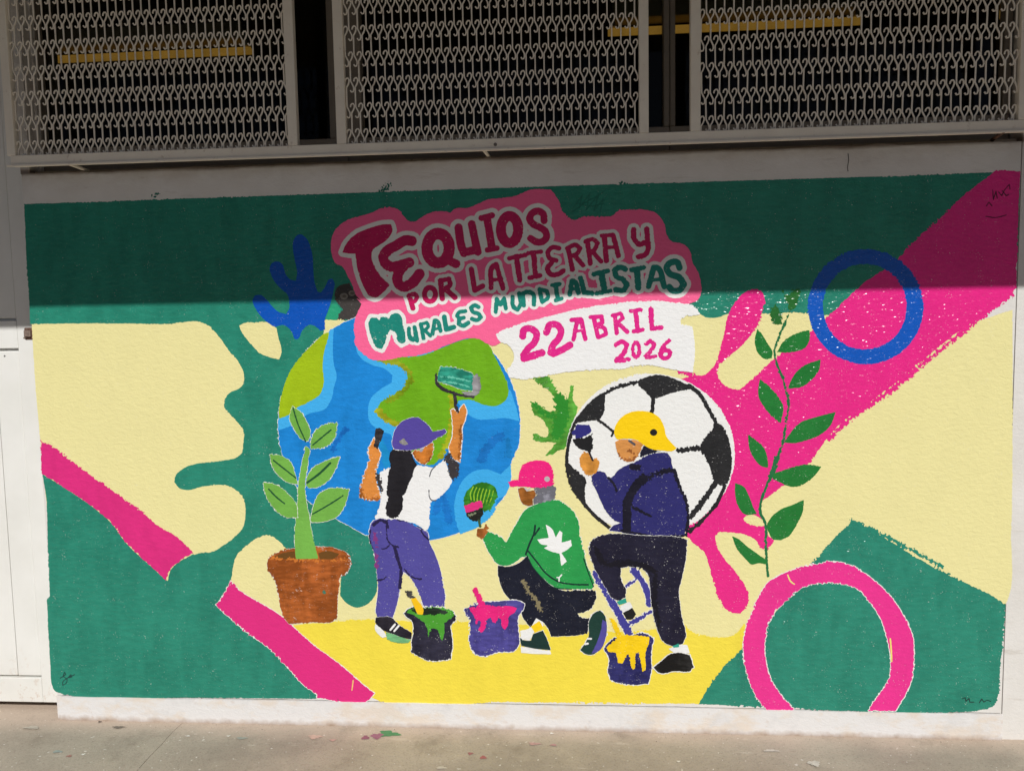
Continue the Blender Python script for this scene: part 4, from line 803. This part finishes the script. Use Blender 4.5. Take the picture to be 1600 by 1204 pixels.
# --- ladder and painter at the football
c7 = T(880, 630, 5.473); c8 = T(880, 830, 4.815)
lad = strokes('painted_ladder', [(c8([(248, 318), (340, 480), (420, 620), (500, 780)]), 12), (c8([(525, 285), (590, 370), (640, 480), (650, 545)]), 10), (c8([(470, 412), (550, 360)]), 4.5), (c8([(492, 698), (662, 600)]), 5.5)], (66, 64, 148), dry=.8, rough=.9, halo=1.4, pits=.05, label='blue stepladder under the painter in navy')
ptr = shape('painted_person', c7([(247, 622), (290, 580), (350, 588), (380, 632), (412, 632), (470, 570), (560, 520), (640, 490), (700, 450), (800, 420), (892, 420), (922, 470), (932, 540), (970, 620), (992, 700), (1040, 780), (1068, 850), (1078, 950), (1062, 1050), (1042, 1125), (900, 1142), (700, 1142), (600, 1130), (500, 1100), (395, 1082), (420, 1050), (490, 1020), (440, 1000), (380, 940), (320, 830), (270, 720), (243, 660)]), NAVY, halo=1.4, rough=.8, dry=.5, stroke=.14, pits=.02, label='person in yellow cap and navy jacket standing on a ladder at the football')
strokes('jacket_fold', [(c7(p), w / 5.473) for p, w in [([(690, 640), (600, 740), (555, 820), (545, 950), (545, 1080)], 74), ([(640, 700), (720, 640), (800, 600), (920, 570)], 40), ([(590, 540), (640, 548)], 50), ([(950, 570), (1000, 720), (1055, 850), (1068, 1000), (1045, 1120)], 26), ([(600, 890), (680, 930), (750, 965)], 20), ([(390, 640), (440, 700), (455, 745)], 18), ([(500, 1085), (800, 1135), (1040, 1130)], 20)]], (24, 22, 40), ptr, dry=1.0, rough=1.0, stroke=.2)
shape('collar', c7([(655, 430), (690, 358), (720, 380), (780, 395), (835, 410), (740, 432), (660, 455)]), (26, 26, 44), ptr, dry=.8, pits=.06)
shape('face', c7([(443, 330), (480, 308), (560, 310), (640, 320), (684, 350), (642, 440), (600, 492), (540, 497), (480, 452), (450, 380)]), (218, 148, 78), ptr, halo=.8, dry=.8, rough=.8, stroke=.2)
strokes('face_daub', [(c7([(470, 430), (520, 480), (580, 490), (630, 440)]), 3), (c7([(560, 400), (600, 430)]), 3)], (168, 100, 48), ptr, dry=1.9, rough=1.2, stroke=.3)
strokes('ear', [(c7([(565, 318), (610, 350)]), 3.6)], (84, 80, 86), ptr, dry=.8)
yc = shape('cap', c7([(443, 280), (438, 220), (470, 150), (540, 90), (640, 63), (740, 75), (820, 120), (862, 200), (882, 280), (930, 340), (968, 382), (950, 397), (850, 402), (760, 390), (700, 360), (620, 310), (540, 300), (460, 308)]), (250, 208, 14), ptr, rough=.6, stroke=.06, gloss=.5)
shape('cap_button', ell(*c7([(772, 247)])[0], 5.6, 5.2), (30, 28, 30), yc, rough=.6)
shape('hand', c7([(150, 450), (180, 408), (212, 425), (250, 482), (292, 470), (307, 520), (282, 580), (240, 618), (190, 602), (153, 540)]), (222, 150, 62), ptr, dry=.9, rough=.8, stroke=.25)
pb = shape('painted_brush', c7([(73, 250), (120, 180), (220, 183), (247, 240), (180, 282), (120, 302)]), (46, 44, 120), dry=.7, rough=.8, label='navy paintbrush held against the football')
shape('brush_head', c7([(78, 310), (180, 290), (247, 258), (253, 340), (237, 422), (180, 402), (108, 362)]), (30, 30, 32), pb, dry=.8, rough=.8); strokes('brush_handle', [(c7([(220, 410), (252, 485)]), 3)], (40, 38, 46), pb)
pt = shape('trousers', c8([(203, 80), (260, 35), (330, 20), (600, 30), (900, 50), (932, 60), (922, 200), (897, 330), (870, 440), (880, 560), (900, 680), (922, 780), (900, 842), (820, 857), (750, 822), (710, 740), (690, 680), (668, 560), (653, 420), (640, 330), (580, 270), (500, 263), (428, 270), (442, 380), (472, 430), (467, 492), (410, 517), (370, 500), (320, 420), (270, 340), (225, 250), (197, 150)]), (30, 28, 50), ptr, halo=1.0, rough=.8, dry=.5, stroke=.2, pits=.02)
strokes('trouser_fold', [(c8([(240, 120), (320, 240), (420, 240), (600, 250), (680, 300)]), 9), (c8([(690, 320), (690, 520), (720, 700)]), 7)], (20, 18, 30), pt, dry=2.2, rough=1.4)
shape('sock', c8([(425, 560), (500, 525), (525, 575), (450, 615)]), (236, 236, 236), ptr); shape('sock_stripe', c8([(402, 525), (470, 500), (478, 530), (420, 552)]), (44, 160, 140), ptr)
shape('shoe', c8([(447, 610), (520, 572), (547, 620), (522, 657), (478, 662)]), (30, 30, 30), ptr, rough=.8)
shape('sock', c8([(788, 880), (880, 848), (932, 850), (952, 912), (850, 915)]), (236, 236, 236), ptr); shape('sock_stripe', c8([(823, 857), (870, 838), (872, 866), (830, 872)]), (44, 160, 140), ptr)
shape('shoe', c8([(678, 1020), (740, 970), (800, 920), (870, 908), (952, 925), (978, 1012), (960, 1037), (840, 1047), (720, 1057)]), (34, 33, 33), ptr, halo=2.2, dry=.6, stroke=.4)
# --- paint buckets
d1 = T(600, 920, 6.6667)
def bucket(body, c, drip, dc, label, fr, extra=0.0):
    b = shape('painted_bucket', fr(body), c, halo=1.8, dry=.8, rough=.9, stroke=.3, pits=.05, label=label); shape('paint_drips', fr(drip), dc, b, dry=.6, rough=.8, stroke=.14, pits=.02); return b
bk = bucket([(205, 250), (250, 205), (420, 190), (560, 180), (680, 205), (742, 260), (747, 310), (705, 360), (707, 480), (712, 600), (692, 722), (580, 742), (460, 737), (380, 702), (298, 655), (288, 560), (303, 450), (298, 340), (230, 280)], (42, 40, 60), [(235, 240), (300, 262), (400, 330), (440, 370), (457, 440), (462, 492), (485, 430), (500, 402), (560, 412), (575, 450), (590, 510), (608, 532), (625, 480), (632, 350), (700, 300), (742, 260), (700, 213), (600, 183), (480, 183), (380, 195), (290, 200), (250, 215)], (76, 160, 50), 'dark bucket with green paint dripping over its rim', d1)
shape('bucket_mouth', d1([(275, 200), (330, 200), (460, 192), (600, 200), (672, 232), (650, 250), (560, 262), (400, 258), (320, 240)]), (40, 56, 44), bk, dry=.8, stroke=.4)
h = shape('brush_handle', d1([(283, 100), (332, 88), (412, 222), (402, 262), (350, 257)]), (246, 196, 26), bk, rough=.5); shape('ferrule', d1([(228, 20), (272, 8), (312, 80), (258, 87)]), (88, 86, 84), h, dry=1.0, stroke=.5)
bucket([(843, 200), (920, 160), (1050, 135), (1200, 125), (1400, 120), (1462, 150), (1452, 200), (1400, 272), (1397, 400), (1397, 590), (1362, 632), (1200, 652), (1000, 692), (930, 652), (898, 580), (893, 400), (888, 290), (850, 250)], (84, 78, 160), [(880, 185), (960, 192), (980, 150), (950, 70), (920, 0), (930, -20), (965, -15), (990, 30), (1030, 110), (1050, 160), (1180, 178), (1320, 173), (1392, 193), (1350, 250), (1302, 282), (1290, 380), (1260, 422), (1235, 402), (1225, 312), (1190, 292), (1165, 347), (1130, 342), (1110, 292), (1077, 312), (1065, 380), (1030, 442), (1000, 452), (988, 420), (1008, 370), (998, 312), (960, 362), (948, 292), (918, 240)], (236, 36, 128), 'purple bucket with pink paint running down and a pink stick', d1)
bucket([(303, 880), (380, 800), (480, 788), (600, 760), (682, 800), (670, 850), (662, 930), (662, 1040), (642, 1142), (540, 1152), (440, 1142), (360, 1112), (338, 1060), (345, 950)], (48, 48, 112), [(325, 870), (400, 800), (350, 652), (385, 655), (442, 775), (560, 780), (652, 790), (642, 840), (622, 900), (622, 1042), (595, 1052), (580, 960), (568, 912), (545, 912), (540, 1032), (510, 1032), (495, 922), (470, 942), (450, 992), (410, 982), (400, 912), (338, 900)], (248, 208, 20), 'small navy bucket with yellow paint drips', c8)
# --- signatures and stray daubs
def scribble(lines, w, col, name='signature'): return strokes(name, [(l, w) for l in lines], col, rough=.3)
scribble([[(94, 1059), (103, 1053), (101, 1049), (99, 1056), (105, 1060), (103, 1067), (98, 1070), (98, 1065), (106, 1058), (111, 1053), (112, 1057), (107, 1058), (117, 1053)]], 1.3, (30, 70, 66))
scribble([[(1503, 1091), (1508, 1089), (1509, 1095), (1514, 1090), (1515, 1096), (1522, 1096)], [(1530, 1097), (1534, 1091), (1537, 1096), (1543, 1093), (1548, 1095)]], 1.4, (30, 52, 50))
for l in ([(1551, 297), (1552, 312), (1556, 299), (1558, 310)], [(1560, 300), (1565, 306), (1569, 298), (1577, 288), (1578, 296)], [(1566, 298), (1572, 306), (1576, 304)], [(1540, 338), (1556, 340), (1572, 336)], [(1541, 322), (1545, 316), (1550, 322)]): scribble([l], 1.5, (88, 14, 50))
for l in ([(895, 326), (910, 304), (905, 325), (922, 302), (916, 328), (935, 304), (928, 330), (943, 310), (938, 330)], [(893, 332), (912, 318), (930, 308), (943, 300)], [(900, 318), (925, 322), (944, 318)]): scribble([l], 1.6, (30, 112, 94), 'dark_scribble')
for x, y, r in ((602, 294, 4), (243, 305, 2.2), (970, 287, 2.5), (607, 289, 2.5), (598, 298, 2.5)):
    strokes('stray_daub', [([(x - r, y), (x + r, y - 1)], 3.5)], (30, 110, 92), dry=2.6, rough=2.0)
# --- paint splashed on the walkway
SPZ = [0.0]
def splat(x, y, rx, ry, col, n=26):
    c = onfloor(x, y, FZ); sx = onfloor(x + rx, y, FZ)[0] - c[0]; sy = onfloor(x, y - ry, FZ)[1] - c[1]; r = random.random() * 9; SPZ[0] += .00012
    v = []
    for i in range(n):
        t = 2 * math.pi * i / n; k = 1 + .22 * math.sin(3 * t + r) + .14 * math.sin(7 * t + 2 * r) + random.uniform(-.07, .07)
        v.append((c[0] + sx * math.cos(t) * k, c[1] + sy * math.sin(t) * k, FZ + .0012 + SPZ[0]))
    mk('paint_splash', v, [list(range(n))], simple('splash_paint', col, .5, var=.15, scale=60), fl)
for a in ((606, 1146, 17, 4.5, (72, 132, 84)), (589, 1149.5, 9, 4.2, (150, 96, 118)), (571, 1152, 6, 3, (140, 84, 104)), (735, 1177, 4, 2, (150, 96, 100)), (755, 1183, 5, 2.4, (160, 92, 96)), (492, 1151, 10, 3, (196, 166, 150)), (520, 1156, 5, 1.6, (186, 150, 140)), (378, 1153, 8, 1.6, (150, 156, 146)), (90, 1174, 7, 2, (140, 150, 144)), (108, 1181, 4, 1.6, (166, 118, 108)), (185, 1136, 9, 1.8, (112, 102, 90)), (835, 1162, 9, 2, (176, 140, 136)), (865, 1164, 5, 1.5, (168, 128, 128)), (357, 1150, 3, 1.2, (210, 206, 196)), (294, 1150, 3, 1, (216, 212, 204)), (862, 1146, 2.6, 1, (228, 226, 220)), (1205, 1173, 12, 1.6, (196, 190, 180)), (1272, 1193, 9, 4, (200, 194, 184)), (1060, 1190, 3, 1, (214, 210, 200)), (130, 1179, 3, 1.2, (220, 216, 208)), (156, 1128, 2.6, .9, (60, 54, 50)), (50, 1137, 12, 2.2, (176, 168, 154)), (690, 1200, 8, 2, (190, 182, 170))):
    splat(*a)

# grit swept against the foot of the wall and scattered over the slabs
gv, gf = [], []
for k in range(1500):
    near = random.random() < .5
    x = random.uniform(-.35, 4.1); y = -.007 - (abs(random.gauss(0, .035)) if near else random.uniform(0, .75)); r = random.uniform(.0006, .0016) * (1.5 if random.random() < .08 else 1)
    n = len(gv); a = random.uniform(0, 6.28)
    for i in range(3): gv.append((x + r * math.cos(a + 2.1 * i), y + r * math.sin(a + 2.1 * i), FZ + .0002))
    gv.append((x, y, FZ + r * random.uniform(.6, 1.2))); gf += [[n, n + 1, n + 3], [n + 1, n + 2, n + 3], [n + 2, n, n + 3]]
gm = NT('grit_stone'); gm.set(Base_Color=gm.mix(gm.ramp(gm.noise(40, 1), .45, .55), lin((96, 84, 70)), lin((214, 204, 190))), Roughness=.9)
tag(mk('grit', gv, gf, gm.m), 'fine grit and plaster crumbs along the foot of the wall', 'grit', kind='stuff')
